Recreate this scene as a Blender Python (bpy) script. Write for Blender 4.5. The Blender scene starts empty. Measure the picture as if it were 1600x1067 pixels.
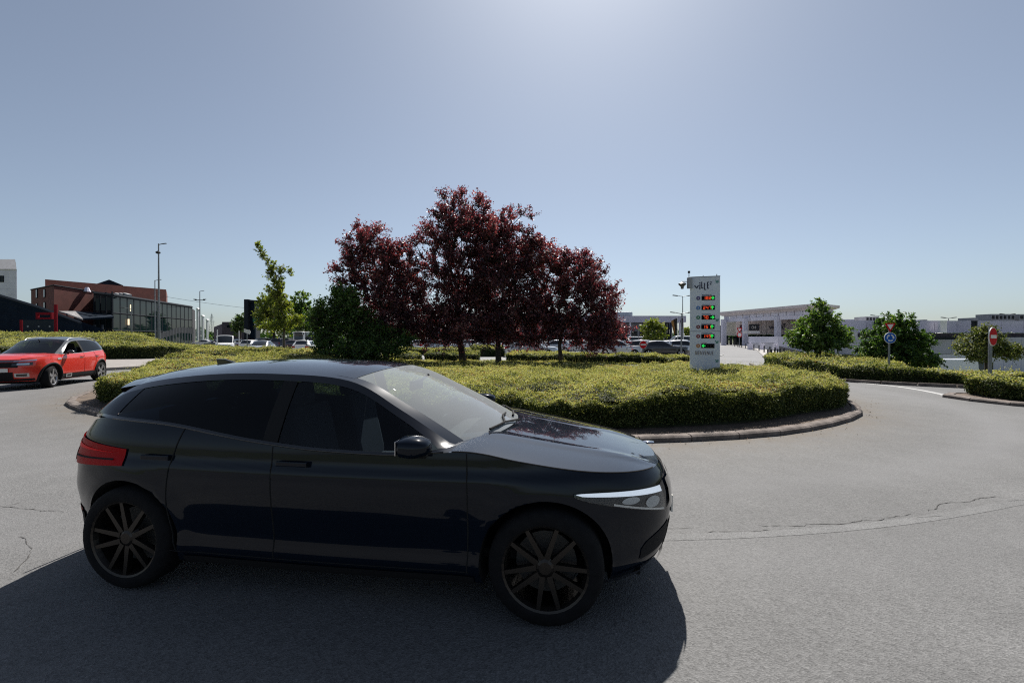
import bpy, bmesh, math, random
import numpy as np
from mathutils import Vector, Matrix

# ------------------------------------------------------------------ camera, world, sun, exposure
scn = bpy.context.scene
COL = scn.collection
F = 711.1            # focal length in photo pixels (16 mm on a 36 mm sensor, 1600 px wide)
HZ = 529.0           # horizon row in the photo
EYE = 1.6

cam_d = bpy.data.cameras.new('camera'); cam = bpy.data.objects.new('camera', cam_d); COL.objects.link(cam)
cam_d.lens = 16.0; cam_d.sensor_width = 36.0; cam_d.sensor_fit = 'HORIZONTAL'
cam_d.clip_start = 0.05; cam_d.clip_end = 9000
cam.location = (0, 0, EYE)
cam.rotation_euler = (math.radians(90 - 0.363), 0, 0)
scn.camera = cam

SUN_AZ = math.radians(10.0)      # right of the view direction
SUN_EL = math.radians(51.0)
world = bpy.data.worlds.new('World'); scn.world = world; world.use_nodes = True
wn = world.node_tree.nodes; wl = world.node_tree.links; wn.clear()
sky = wn.new('ShaderNodeTexSky'); sky.sky_type = 'NISHITA'; sky.sun_disc = False
sky.sun_elevation = SUN_EL; sky.sun_rotation = SUN_AZ
sky.altitude = 100; sky.air_density = 0.9; sky.dust_density = 0.9; sky.ozone_density = 6.0
bg = wn.new('ShaderNodeBackground'); bg.inputs['Strength'].default_value = 0.06
hs = wn.new('ShaderNodeHueSaturation'); hs.inputs['Saturation'].default_value = 0.66
wo = wn.new('ShaderNodeOutputWorld')
tn = wn.new('ShaderNodeMix'); tn.data_type = 'RGBA'; tn.blend_type = 'MULTIPLY'; tn.inputs[0].default_value = 1.0; tn.inputs[7].default_value = (0.975, 0.995, 0.965, 1)
wl.new(sky.outputs[0], hs.inputs['Color']); wl.new(hs.outputs[0], tn.inputs[6]); wl.new(tn.outputs[2], bg.inputs['Color']); wl.new(bg.outputs[0], wo.inputs['Surface'])

sun_d = bpy.data.lights.new('sun', 'SUN'); sun = bpy.data.objects.new('sun', sun_d); COL.objects.link(sun)
sun_d.energy = 5.0; sun_d.angle = math.radians(0.55); sun_d.color = (1.0, 0.955, 0.89)
_sd = Vector((math.sin(SUN_AZ) * math.cos(SUN_EL), math.cos(SUN_AZ) * math.cos(SUN_EL), math.sin(SUN_EL)))
sun.rotation_euler = (-_sd).to_track_quat('-Z', 'Y').to_euler()
sun.location = (0, 0, 60)

scn.view_settings.view_transform = 'Standard'; scn.view_settings.look = 'None'
scn.view_settings.gamma = 1.0; scn.view_settings.use_curve_mapping = False
scn.view_settings.exposure = 0.7
scn.render.engine = 'CYCLES'
scn.cycles.use_denoising = False
scn.cycles.filter_width = 1.15
scn.cycles.max_bounces = 6; scn.cycles.transparent_max_bounces = 12
scn.cycles.sample_clamp_indirect = 3.0

rng = np.random.default_rng(7)
random.seed(7)
PI = math.pi

def gp(px, py, h=0.0):
    "ground point (height h) seen at a photo pixel"
    d = F * (EYE - h) / (py - HZ)
    return ((px - 800) / F * d, d)
def at(px, d):
    return ((px - 800) / F * d, d)
def zof(py, d):
    return EYE + (HZ - py) * d / F

def sstep(x, a, b):
    t = np.clip((np.asarray(x, float) - a) / (b - a), 0, 1)
    return t * t * (3 - 2 * t)

# ------------------------------------------------------------------ materials
MATS = {}
def new_mat(name):
    m = bpy.data.materials.new(name); m.use_nodes = True
    nt = m.node_tree; nt.nodes.clear()
    out = nt.nodes.new('ShaderNodeOutputMaterial')
    return m, nt, out
def N(nt, t, **kw):
    n = nt.nodes.new(t)
    for k, v in kw.items():
        if k in ('operation', 'blend_type', 'data_type', 'feature', 'attribute_name', 'interpolation', 'noise_dimensions', 'distribution'):
            setattr(n, k, v)
        else:
            n.inputs[k.replace('_', ' ')].default_value = v
    return n
def ramp(nt, stops):
    r = nt.nodes.new('ShaderNodeValToRGB'); e = r.color_ramp.elements
    while len(e) > 1: e.remove(e[-1])
    e[0].position = stops[0][0]; e[0].color = (*stops[0][1], 1)
    for p, c in stops[1:]:
        q = e.new(p); q.color = (*c, 1)
    return r
def pm(name, col, rough=0.5, metal=0.0, noise=0.0, nscale=8.0, spec=0.5, coat=0.0, bump=0.0, bscale=200.0, emit=None, estr=0.0):
    "simple painted / plain material with a little uneven tone"
    if name in MATS: return MATS[name]
    m, nt, out = new_mat(name)
    b = N(nt, 'ShaderNodeBsdfPrincipled', Roughness=rough, Metallic=metal)
    b.inputs['Specular IOR Level'].default_value = spec
    b.inputs['Coat Weight'].default_value = coat; b.inputs['Coat Roughness'].default_value = 0.03
    b.inputs['Base Color'].default_value = (*col, 1)
    tc = N(nt, 'ShaderNodeTexCoord')
    if noise > 0:
        n = N(nt, 'ShaderNodeTexNoise', Scale=nscale, Detail=6.0, Roughness=0.6)
        nt.links.new(tc.outputs['Object'], n.inputs['Vector'])
        lo = tuple(max(0, c * (1 - noise)) for c in col); hi = tuple(min(1, c * (1 + noise)) for c in col)
        r = ramp(nt, [(0.3, lo), (0.7, hi)])
        nt.links.new(n.outputs['Fac'], r.inputs[0]); nt.links.new(r.outputs[0], b.inputs['Base Color'])
    if bump > 0:
        n2 = N(nt, 'ShaderNodeTexNoise', Scale=bscale, Detail=4.0)
        nt.links.new(tc.outputs['Object'], n2.inputs['Vector'])
        bp = N(nt, 'ShaderNodeBump', Strength=bump, Distance=0.01)
        nt.links.new(n2.outputs['Fac'], bp.inputs['Height']); nt.links.new(bp.outputs[0], b.inputs['Normal'])
    if emit:
        b.inputs['Emission Color'].default_value = (*emit, 1); b.inputs['Emission Strength'].default_value = estr
    nt.links.new(b.outputs[0], out.inputs[0])
    MATS[name] = m
    return m

def leaf_mat(name, stops, trans=0.35, tcol=(1.3, 1.25, 0.8), rough=0.5, spec=0.35):
    m, nt, out = new_mat(name)
    a = N(nt, 'ShaderNodeAttribute', attribute_name='tone')
    r = ramp(nt, stops); nt.links.new(a.outputs['Fac'], r.inputs[0])
    b = N(nt, 'ShaderNodeBsdfPrincipled', Roughness=rough); b.inputs['Specular IOR Level'].default_value = spec
    nt.links.new(r.outputs[0], b.inputs['Base Color'])
    t = N(nt, 'ShaderNodeBsdfTranslucent')
    mx = N(nt, 'ShaderNodeMix', data_type='RGBA', blend_type='MULTIPLY'); mx.inputs[0].default_value = 1.0
    nt.links.new(r.outputs[0], mx.inputs[6]); mx.inputs[7].default_value = (*tcol, 1)
    nt.links.new(mx.outputs[2], t.inputs['Color'])
    s = N(nt, 'ShaderNodeMixShader'); s.inputs[0].default_value = trans
    nt.links.new(b.outputs[0], s.inputs[1]); nt.links.new(t.outputs[0], s.inputs[2])
    nt.links.new(s.outputs[0], out.inputs[0])
    return m

def glass_mat(name, tint, rough=0.0, gloss=1.0, glare=0.0, ior=1.55):
    m, nt, out = new_mat(name)
    tr = N(nt, 'ShaderNodeBsdfTransparent'); tr.inputs['Color'].default_value = (*tint, 1)
    gl = N(nt, 'ShaderNodeBsdfGlossy', Roughness=rough); gl.inputs['Color'].default_value = (gloss, gloss, gloss, 1)
    fr = N(nt, 'ShaderNodeFresnel', IOR=ior)
    ge = N(nt, 'ShaderNodeNewGeometry'); mr = N(nt, 'ShaderNodeMapRange'); mr.inputs['To Min'].default_value = ior; mr.inputs['To Max'].default_value = 1 / ior
    nt.links.new(ge.outputs['Backfacing'], mr.inputs['Value']); nt.links.new(mr.outputs[0], fr.inputs['IOR'])   # a thin pane reflects alike from both faces
    s = N(nt, 'ShaderNodeMixShader')
    nt.links.new(fr.outputs[0], s.inputs[0]); nt.links.new(tr.outputs[0], s.inputs[1]); nt.links.new(gl.outputs[0], s.inputs[2])
    if glare:
        df = N(nt, 'ShaderNodeBsdfDiffuse'); df.inputs['Color'].default_value = (.62, .66, .68, 1)  # pale diffuse layer stands in for sky glare on the pane
        s2 = N(nt, 'ShaderNodeMixShader'); s2.inputs[0].default_value = glare
        nt.links.new(s.outputs[0], s2.inputs[1]); nt.links.new(df.outputs[0], s2.inputs[2]); s = s2
    nt.links.new(s.outputs[0], out.inputs[0])
    return m

def asphalt(name, base, speck=0.5, dirt=False, scale=1.0):
    m, nt, out = new_mat(name)
    tc = N(nt, 'ShaderNodeTexCoord')
    b = N(nt, 'ShaderNodeBsdfPrincipled', Roughness=0.82); b.inputs['Specular IOR Level'].default_value = 0.35
    n1 = N(nt, 'ShaderNodeTexNoise', Scale=0.35 * scale, Detail=5.0, Roughness=0.6)
    n2 = N(nt, 'ShaderNodeTexVoronoi', Scale=95.0 * scale)
    n3 = N(nt, 'ShaderNodeTexNoise', Scale=42.0 * scale, Detail=4.0, Roughness=0.75)
    n4 = N(nt, 'ShaderNodeTexNoise', Scale=2.2 * scale, Detail=7.0, Roughness=0.7)
    for n in (n1, n2, n3, n4): nt.links.new(tc.outputs['Object'], n.inputs['Vector'])
    r1 = ramp(nt, [(0.32, tuple(c * 0.86 for c in base)), (0.68, tuple(c * 1.12 for c in base))])
    nt.links.new(n1.outputs['Fac'], r1.inputs[0])
    # stones of the wearing course: each a slightly different grey
    r2 = ramp(nt, [(0.0, (1 - speck,) * 3), (0.45, (1, 1, 1)), (0.92, (1 + speck * .55,) * 3), (1.0, (1 + speck * 1.1,) * 3)])
    sep = N(nt, 'ShaderNodeSeparateColor'); nt.links.new(n2.outputs['Color'], sep.inputs[0])
    nt.links.new(sep.outputs[0], r2.inputs[0])
    r3 = ramp(nt, [(0.33, (1 - speck * .9,) * 3), (0.5, (1, 1, 1)), (0.7, (1 + speck * .35,) * 3)])
    nt.links.new(n3.outputs['Fac'], r3.inputs[0])
    r4 = ramp(nt, [(0.3, (.9,) * 3), (0.7, (1.08,) * 3)]); nt.links.new(n4.outputs['Fac'], r4.inputs[0])
    last = r1.outputs[0]
    for r in (r2, r3, r4):
        mx = N(nt, 'ShaderNodeMix', data_type='RGBA', blend_type='MULTIPLY'); mx.inputs[0].default_value = 1.0
        nt.links.new(last, mx.inputs[6]); nt.links.new(r.outputs[0], mx.inputs[7]); last = mx.outputs[2]
    if dirt:
        a = N(nt, 'ShaderNodeAttribute', attribute_name='dirt')
        nd = N(nt, 'ShaderNodeTexNoise', Scale=3.0, Detail=8.0, Roughness=0.75)
        nt.links.new(tc.outputs['Object'], nd.inputs['Vector'])
        mu = N(nt, 'ShaderNodeMath', operation='MULTIPLY'); nt.links.new(a.outputs['Fac'], mu.inputs[0])
        rr = ramp(nt, [(0.30, (0, 0, 0)), (0.55, (1, 1, 1))]); nt.links.new(nd.outputs['Fac'], rr.inputs[0])
        nt.links.new(rr.outputs[0], mu.inputs[1])
        mx = N(nt, 'ShaderNodeMix', data_type='RGBA'); nt.links.new(mu.outputs[0], mx.inputs[0])
        nt.links.new(last, mx.inputs[6]); mx.inputs[7].default_value = (base[0] * .95, base[1] * .78, base[2] * .58, 1); last = mx.outputs[2]
        # polished wheel tracks round the island: a touch paler
        w = N(nt, 'ShaderNodeAttribute', attribute_name='track')
        mx = N(nt, 'ShaderNodeMix', data_type='RGBA'); nt.links.new(w.outputs['Fac'], mx.inputs[0])
        nt.links.new(last, mx.inputs[6]); mx.inputs[7].default_value = (base[0] * 1.3, base[1] * 1.3, base[2] * 1.33, 1); last = mx.outputs[2]
    nt.links.new(last, b.inputs['Base Color'])
    bp = N(nt, 'ShaderNodeBump', Strength=0.55, Distance=0.006)
    nt.links.new(n2.outputs['Distance'], bp.inputs['Height']); nt.links.new(bp.outputs[0], b.inputs['Normal'])
    nt.links.new(b.outputs[0], out.inputs[0])
    MATS[name] = m
    return m

# ------------------------------------------------------------------ mesh helpers
def link(o, parent=None):
    COL.objects.link(o)
    if parent is not None: o.parent = parent
    return o
def tag(o, label=None, cat=None, group=None, kind=None):
    if label: o['label'] = label
    if cat: o['category'] = cat
    if group: o['group'] = group
    if kind: o['kind'] = kind
    return o
def empty(name, loc, rz=0.0, label=None, cat=None, group=None):
    o = bpy.data.objects.new(name, None); o.empty_display_size = 0.2
    o.location = loc; o.rotation_euler = (0, 0, rz); COL.objects.link(o)
    return tag(o, label, cat, group)
def mesh_np(name, V, Fq, smooth=False):
    "V (n,3); Fq: (m,k) int array or list of tuples"
    me = bpy.data.meshes.new(name)
    V = np.asarray(V, np.float32)
    if isinstance(Fq, np.ndarray):
        k = Fq.shape[1]; m = Fq.shape[0]
        me.vertices.add(len(V)); me.vertices.foreach_set('co', V.ravel())
        me.loops.add(m * k); me.loops.foreach_set('vertex_index', Fq.astype(np.int32).ravel())
        me.polygons.add(m); me.polygons.foreach_set('loop_start', np.arange(0, m * k, k, dtype=np.int32))
        me.polygons.foreach_set('loop_total', np.full(m, k, np.int32))
        me.update(calc_edges=True)
    else:
        me.from_pydata([tuple(v) for v in V.tolist()], [], [tuple(f) for f in Fq])
    if smooth: me.polygons.foreach_set('use_smooth', np.ones(len(me.polygons), bool))
    me.update()
    return me
def obj(name, me, mat=None, parent=None, loc=None, rz=0.0):
    o = bpy.data.objects.new(name, me)
    if mat is not None and len(me.materials) == 0: me.materials.append(mat)
    if loc is not None: o.location = loc
    if rz: o.rotation_euler = (0, 0, rz)
    return link(o, parent)

class MB:
    "collects simple solids; build() links them as one mesh object"
    def __init__(s): s.v = []; s.f = []
    def add(s, V, Fs):
        b = len(s.v); s.v += [tuple(map(float, p)) for p in V]; s.f += [tuple(i + b for i in f) for f in Fs]; return s
    def box(s, c, d, rz=0.0, rx=0.0, ry=0.0):
        M = Matrix.Translation(c) @ Matrix.Rotation(rz, 4, 'Z') @ Matrix.Rotation(ry, 4, 'Y') @ Matrix.Rotation(rx, 4, 'X')
        P = [M @ Vector((x * d[0] / 2, y * d[1] / 2, z * d[2] / 2)) for x in (-1, 1) for y in (-1, 1) for z in (-1, 1)]
        return s.add(P, [(0, 1, 3, 2), (4, 6, 7, 5), (0, 4, 5, 1), (2, 3, 7, 6), (0, 2, 6, 4), (1, 5, 7, 3)])
    def tube(s, p0, p1, r0, r1=None, n=8, cap=True):
        r1 = r0 if r1 is None else r1
        p0 = Vector(p0); p1 = Vector(p1); q = (p1 - p0).to_track_quat('Z', 'Y')
        V = []
        for p, r in ((p0, r0), (p1, r1)):
            for i in range(n):
                a = 2 * PI * i / n; V.append(p + q @ Vector((r * math.cos(a), r * math.sin(a), 0)))
        Fs = [(i, (i + 1) % n, n + (i + 1) % n, n + i) for i in range(n)]
        if cap: Fs += [tuple(range(n - 1, -1, -1)), tuple(range(n, 2 * n))]
        return s.add(V, Fs)
    def prism(s, poly, z0, z1, tz=None):
        "poly = XY outline (counter-clockwise), z0..z1"
        n = len(poly); zt = [z1] * n if tz is None else tz
        V = [(x, y, z0) for x, y in poly] + [(x, y, z) for (x, y), z in zip(poly, zt)]
        return s.add(V, [tuple(range(n - 1, -1, -1)), tuple(range(n, 2 * n))] + [(i, (i + 1) % n, n + (i + 1) % n, n + i) for i in range(n)])
    def slab(s, pts, off):
        "polygon pts (3D) extruded by vector off"
        n = len(pts); o = Vector(off)
        V = [Vector(p) for p in pts] + [Vector(p) + o for p in pts]
        return s.add(V, [tuple(range(n - 1, -1, -1)), tuple(range(n, 2 * n))] + [(i, (i + 1) % n, n + (i + 1) % n, n + i) for i in range(n)])
    def lathe(s, prof, c=(0, 0, 0), n=24, axis='Z', closed=False):
        V = []; m = len(prof)
        for i in range(n):
            a = 2 * PI * i / n; ca, sa = math.cos(a), math.sin(a)
            for r, h in prof:
                p = (r * ca, r * sa, h) if axis == 'Z' else (r * ca, h, r * sa)
                V.append((p[0] + c[0], p[1] + c[1], p[2] + c[2]))
        Fs = []
        for i in range(n):
            j = (i + 1) % n
            for k in range(m if closed else m - 1):
                l = (k + 1) % m
                Fs.append((i * m + k, j * m + k, j * m + l, i * m + l))
        return s.add(V, Fs)
    def grid(s, P, flip=False):
        "P = (a,b,3) array of points"
        P = np.asarray(P); a, b = P.shape[:2]
        Fs = []
        for i in range(a - 1):
            for j in range(b - 1):
                q = (i * b + j, (i + 1) * b + j, (i + 1) * b + j + 1, i * b + j + 1)
                Fs.append(q[::-1] if flip else q)
        return s.add(P.reshape(-1, 3), Fs)
    def mesh(s, name, smooth=False, fixn=True, bevel=0.0, auto=None):
        me = bpy.data.meshes.new(name); me.from_pydata(s.v, [], s.f); me.update()
        if fixn or bevel:
            bm = bmesh.new(); bm.from_mesh(me)
            if fixn: bmesh.ops.recalc_face_normals(bm, faces=bm.faces)
            if bevel: bmesh.ops.bevel(bm, geom=list(bm.edges), offset=bevel, segments=2, affect='EDGES', profile=0.6)
            bm.to_mesh(me); bm.free()
        if smooth: me.polygons.foreach_set('use_smooth', np.ones(len(me.polygons), bool))
        if auto is not None: me.set_sharp_from_angle(angle=math.radians(auto))
        return me
    def build(s, name, mat, parent=None, loc=None, rz=0.0, **kw):
        return obj(name, s.mesh(name, **kw), mat, parent, loc, rz)

def pch(xs, ys):
    "monotone cubic interpolant"
    xs = np.asarray(xs, float); ys = np.asarray(ys, float)
    if xs[0] > xs[-1]: xs = xs[::-1]; ys = ys[::-1]
    h = np.diff(xs); dl = np.diff(ys) / h
    d = np.zeros(len(xs))
    for i in range(1, len(xs) - 1):
        if dl[i - 1] * dl[i] > 0:
            w1 = 2 * h[i] + h[i - 1]; w2 = h[i] + 2 * h[i - 1]
            d[i] = (w1 + w2) / (w1 / dl[i - 1] + w2 / dl[i])
    d[0] = dl[0]; d[-1] = dl[-1]
    def f(x):
        x = np.clip(np.asarray(x, float), xs[0], xs[-1])
        i = np.clip(np.searchsorted(xs, x, side='right') - 1, 0, len(xs) - 2)
        t = (x - xs[i]) / h[i]; t2 = t * t; t3 = t2 * t
        return ((2 * t3 - 3 * t2 + 1) * ys[i] + (t3 - 2 * t2 + t) * h[i] * d[i] + (-2 * t3 + 3 * t2) * ys[i + 1] + (t3 - t2) * h[i] * d[i + 1])
    return f
def catmull(pts, per=8, closed=True):
    P = np.asarray(pts, float); n = len(P); out = []
    rngi = range(n) if closed else range(n - 1)
    for i in rngi:
        p0 = P[(i - 1) % n] if closed or i > 0 else P[i]
        p1 = P[i]; p2 = P[(i + 1) % n]
        p3 = P[(i + 2) % n] if closed or i + 2 < n else P[i + 1]
        for k in range(per):
            t = k / per
            out.append(0.5 * ((2 * p1) + (-p0 + p2) * t + (2 * p0 - 5 * p1 + 4 * p2 - p3) * t * t + (-p0 + 3 * p1 - 3 * p2 + p3) * t ** 3))
    if not closed: out.append(P[-1])
    return np.array(out)
def in_poly(x, y, poly):
    x = np.asarray(x); y = np.asarray(y); c = np.zeros(x.shape, bool)
    P = np.asarray(poly); n = len(P)
    for i in range(n):
        x1, y1 = P[i]; x2, y2 = P[(i + 1) % n]
        cond = ((y1 > y) != (y2 > y)); dy = (y2 - y1) if y2 != y1 else 1e-9
        c ^= cond & (x < (x2 - x1) * (y - y1) / dy + x1)
    return c
def dist_poly(x, y, poly):
    x = np.asarray(x, float); y = np.asarray(y, float); d = np.full(x.shape, 1e9)
    P = np.asarray(poly); n = len(P)
    for i in range(n):
        a = P[i]; b = P[(i + 1) % n]; ab = b - a; L = ab @ ab + 1e-12
        t = np.clip(((x - a[0]) * ab[0] + (y - a[1]) * ab[1]) / L, 0, 1)
        d = np.minimum(d, np.hypot(x - a[0] - t * ab[0], y - a[1] - t * ab[1]))
    return d
def offset_poly(poly, d):
    "inset (d>0) a counter-clockwise outline"
    P = np.asarray(poly, float); T = np.roll(P, -1, 0) - np.roll(P, 1, 0)
    T /= np.linalg.norm(T, axis=1, keepdims=True) + 1e-9
    return P + d * np.stack([-T[:, 1], T[:, 0]], 1)

def vnoise(P, scale, seed=0):
    "cheap smooth value noise in 2D / 3D, 0..1"
    P = np.asarray(P, float) * scale; D = P.shape[1]
    i = np.floor(P).astype(np.int64); f = P - i; f = f * f * (3 - 2 * f)
    out = np.zeros(len(P))
    for c in range(2 ** D):
        w = np.ones(len(P)); h = np.full(len(P), seed * 7919 + 13, np.int64)
        for k in range(D):
            b = (c >> k) & 1
            w = w * (f[:, k] if b else 1 - f[:, k])
            h = h ^ ((i[:, k] + b) * (73856093, 19349663, 83492791)[k])
        h = (h * 2654435761) & 0xffffffff; h ^= h >> 15; h = (h * 2246822519) & 0xffffffff; h ^= h >> 13
        out += w * ((h & 0xffff) / 65535.0)
    return out

def leaf_mesh(name, C, Nrm, size, tone, aspect=0.62, up_tip=None):
    "one folded rhombus per leaf: C centres, Nrm leaf normals, size length"
    n = len(C); r = rng.normal(size=(n, 3)) if up_tip is None else up_tip + 0.7 * rng.normal(size=(n, 3))
    Nrm = Nrm / (np.linalg.norm(Nrm, axis=1, keepdims=True) + 1e-9)
    L = r - Nrm * np.sum(r * Nrm, 1, keepdims=True); L /= np.linalg.norm(L, axis=1, keepdims=True) + 1e-9
    W = np.cross(Nrm, L); s = size[:, None]
    V = np.empty((n, 4, 3), np.float32)
    V[:, 0] = C - L * s * .5
    V[:, 1] = C + W * s * aspect * .5 + Nrm * s * .10 + L * s * .05
    V[:, 2] = C + L * s * .5
    V[:, 3] = C - W * s * aspect * .5 + Nrm * s * .10 + L * s * .05
    Fq = np.arange(4 * n).reshape(n, 4)
    me = mesh_np(name, V.reshape(-1, 3), Fq)
    a = me.attributes.new('tone', 'FLOAT', 'POINT'); a.data.foreach_set('value', np.repeat(np.asarray(tone, np.float32), 4))
    return me

def tubeline(m, P, r=.003, n=5):
    for a, b in zip(P[:-1], P[1:]): m.tube(a, b, r, r, n, cap=False)
    return m
M_POLE = pm('galvanised', (.20, .21, .22), .5, .5, noise=.15, nscale=5)
M_POLED = pm('pole_dark', (.035, .037, .04), .7, spec=.2)
M_INK = pm('ink_navy', (.012, .016, .055), .5)
M_SWHITE = pm('sign_white', (.68, .67, .66), .4)

def text_obj(name, body, mat, parent, size, extrude, space=1.0):
    cu = bpy.data.curves.new(name, 'FONT'); cu.body = body; cu.size = size; cu.extrude = extrude; cu.space_character = space; cu.align_x = 'CENTER'; cu.align_y = 'CENTER'
    tmp = bpy.data.objects.new('tmp_text', cu); COL.objects.link(tmp); bpy.context.view_layer.update()
    me = bpy.data.meshes.new_from_object(tmp.evaluated_get(bpy.context.evaluated_depsgraph_get())); me.name = name
    bpy.data.objects.remove(tmp); bpy.data.curves.remove(cu); me.materials.clear(); return obj(name, me, mat, parent)
# ------------------------------------------------------------------ ground, roads, island
M_ROAD = asphalt('asphalt_road', (0.122, 0.1215, 0.121), speck=0.27, dirt=True)
M_PARK = asphalt('asphalt_car_park', (0.20, 0.20, 0.20), speck=0.3, scale=.6)
M_MALL = asphalt('asphalt_mall_road', (0.165, 0.165, 0.168), speck=0.25, scale=.6)
M_SEAM = asphalt('asphalt_seam', (0.150, 0.150, 0.150), speck=0.3, scale=1.5)
M_CRACK = pm('crack_dark', (0.05, 0.048, 0.046), 0.95)  # plain dark tone of the crack ribbons
M_PAVE = pm('pavement_concrete', (0.23, 0.21, 0.195), 0.85, noise=0.22, nscale=2.5, bump=0.3)
M_KERB = pm('kerb_concrete', (0.15, 0.128, 0.115), 0.9, spec=.2, noise=0.5, nscale=5.0, bump=0.5, bscale=60)
M_SOIL = pm('soil', (0.10, 0.072, 0.052), 0.95, noise=0.5, nscale=7.0, bump=1.0, bscale=25)
M_GROUND = pm('ground_earth', (0.10, 0.115, 0.05), 0.95, noise=0.35, nscale=0.15)
M_LINE = pm('road_paint', (0.36, 0.36, 0.35), 0.7, noise=0.3, nscale=6.0)

ISLAND = catmull([(1.95, 6.94), (3.0, 7.11), (4.16, 7.39), (5.41, 8.0), (6.75, 8.95), (7.62, 9.9), (8.55, 11.6), (9.0, 13.6), (9.15, 15.6),
                  (8.5, 17.8), (6.8, 20.0), (4.0, 21.9), (0.0, 23.4), (-4.0, 24.1), (-9.0, 24.2), (-13.0, 23.7), (-15.1, 22.5), (-15.5, 20.6),
                  (-14.9, 18.5), (-14.0, 16.3), (-12.8, 14.0), (-11.75, 12.3), (-10.7, 10.9), (-8.4, 9.3), (-5.0, 7.75), (-1.6, 6.98)], per=5)

def dip(x, y):
    x = np.asarray(x, float); y = np.asarray(y, float)
    return -2.3 * sstep(x - 0.62 * y, 5.5, 11.5) * sstep(y, 17.0, 22.0)
def nonuni(lo, hi, step, lo2, hi2, k):
    core = np.arange(lo, hi + 1e-6, step)
    a = lo - np.geomspace(step, lo - lo2, k)[::-1]; b = hi + np.geomspace(step, hi2 - hi, k)
    return np.concatenate([a, core, b])
gx = nonuni(-40, 75, 2.5, -3500, 3500, 12); gy = nonuni(-30, 90, 2.5, -1500, 4500, 12)
GX, GY = np.meshgrid(gx, gy, indexing='ij')
GZ = dip(GX, GY) - 0.02
nb = len(gy); ii, jj = np.meshgrid(np.arange(len(gx) - 1), np.arange(nb - 1), indexing='ij')
q = (ii * nb + jj).ravel()
gm = mesh_np('ground', np.stack([GX, GY, GZ], -1).reshape(-1, 3), np.stack([q, q + nb, q + nb + 1, q + 1], 1), True)
tag(obj('ground', gm, M_GROUND), kind='structure')

# the road of the roundabout: one fine sheet, with dust near the island kerb and faint wheel tracks
rx = np.arange(-62, 18.01, 0.4); ry = np.arange(-14, 33.01, 0.4)
RX, RY = np.meshgrid(rx, ry, indexing='ij')
d_is = dist_poly(RX.ravel(), RY.ravel(), ISLAND); ins = in_poly(RX.ravel(), RY.ravel(), ISLAND); sd = np.where(ins, -d_is, d_is)
nb = len(ry); ii, jj = np.meshgrid(np.arange(len(rx) - 1), np.arange(nb - 1), indexing='ij'); q = (ii * nb + jj).ravel()
RZ = np.full(RX.size, 0.004)
keep = (RX.ravel()[q] - 0.62 * RY.ravel()[q] < 4.9) | (RY.ravel()[q] < 16.5)
q = q[keep]
rm = mesh_np('road', np.stack([RX.ravel(), RY.ravel(), RZ], -1), np.stack([q, q + nb, q + nb + 1, q + 1], 1), True)
a = rm.attributes.new('dirt', 'FLOAT', 'POINT'); a.data.foreach_set('value', (0.9 * np.exp(-np.abs(sd) / 0.45)).astype(np.float32))
tr = 0.55 * np.exp(-((sd - 2.0) / .35) ** 2) + 0.5 * np.exp(-((sd - 3.6) / .35) ** 2) + .4 * np.exp(-((sd - 6.4) / .5) ** 2)
tr *= 0.35 + 0.65 * vnoise(np.stack([RX.ravel(), RY.ravel()], 1), 0.25, 3)
a = rm.attributes.new('track', 'FLOAT', 'POINT'); a.data.foreach_set('value', np.clip(tr * 1.25, 0, 1).astype(np.float32))
road = tag(obj('road', rm, M_ROAD), kind='structure')

tag(MB().prism([(-75, 33.0), (24, 33.0), (40, 62), (95, 150), (-130, 150)], -0.015, 0.0).build('car_park', M_PARK), kind='structure')
mr = [gp(1133, 577), gp(1205, 578), gp(1226, 562), gp(1180, 547.5), gp(1150, 541.5), gp(1090, 541.0), gp(1090, 546)]
tag(MB().prism(mr, -0.01, 0.008).build('mall_road', M_MALL), kind='structure')
# pale footway on the right of the mall road, behind the bollards
fw = [gp(1205, 570), gp(1250, 556.5), gp(1228, 552), gp(1165, 541.5), gp(1152, 541.5), gp(1182, 547)]
tag(MB().prism(fw, -0.01, 0.10).build('footway', pm('footway_slabs', (0.30, 0.285, 0.27), .85, noise=.15, nscale=2)), kind='structure')

def ribbon(pts, w, z=0.006, jag=0.0, seed=1):
    r = np.random.default_rng(seed); P = np.asarray(pts, float)
    seg = np.linalg.norm(np.diff(P, axis=0), axis=1); s = np.concatenate([[0], np.cumsum(seg)])
    n = max(4, int(s[-1] / (0.045 if jag else 0.3))); t = np.linspace(0, s[-1], n)
    X = np.interp(t, s, P[:, 0]); Y = np.interp(t, s, P[:, 1])
    T = np.stack([np.gradient(X), np.gradient(Y)], 1); T /= np.linalg.norm(T, axis=1, keepdims=True); Nn = np.stack([-T[:, 1], T[:, 0]], 1)
    if jag:
        o = np.cumsum(r.normal(0, jag, n)); o -= np.linspace(o[0], o[-1], n); X = X + Nn[:, 0] * o; Y = Y + Nn[:, 1] * o
        ww = w * np.clip(r.normal(1, .55, n), .15, 2.4); ww[0] = ww[-1] = 0.001
    else: ww = np.full(n, w)
    A = np.stack([X + Nn[:, 0] * ww / 2, Y + Nn[:, 1] * ww / 2, np.full(n, z)], 1); B = np.stack([X - Nn[:, 0] * ww / 2, Y - Nn[:, 1] * ww / 2, np.full(n, z)], 1)
    return np.stack([A, B], 1)
seam = [gp(*p) for p in ((1020, 842), (1150, 838), (1280, 830), (1400, 818), (1500, 803), (1600, 784), (1720, 758))]
MB().grid(ribbon(catmull(seam, 6, False), 0.11, 0.0058)).build('patched_seam', M_SEAM, road)
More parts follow.
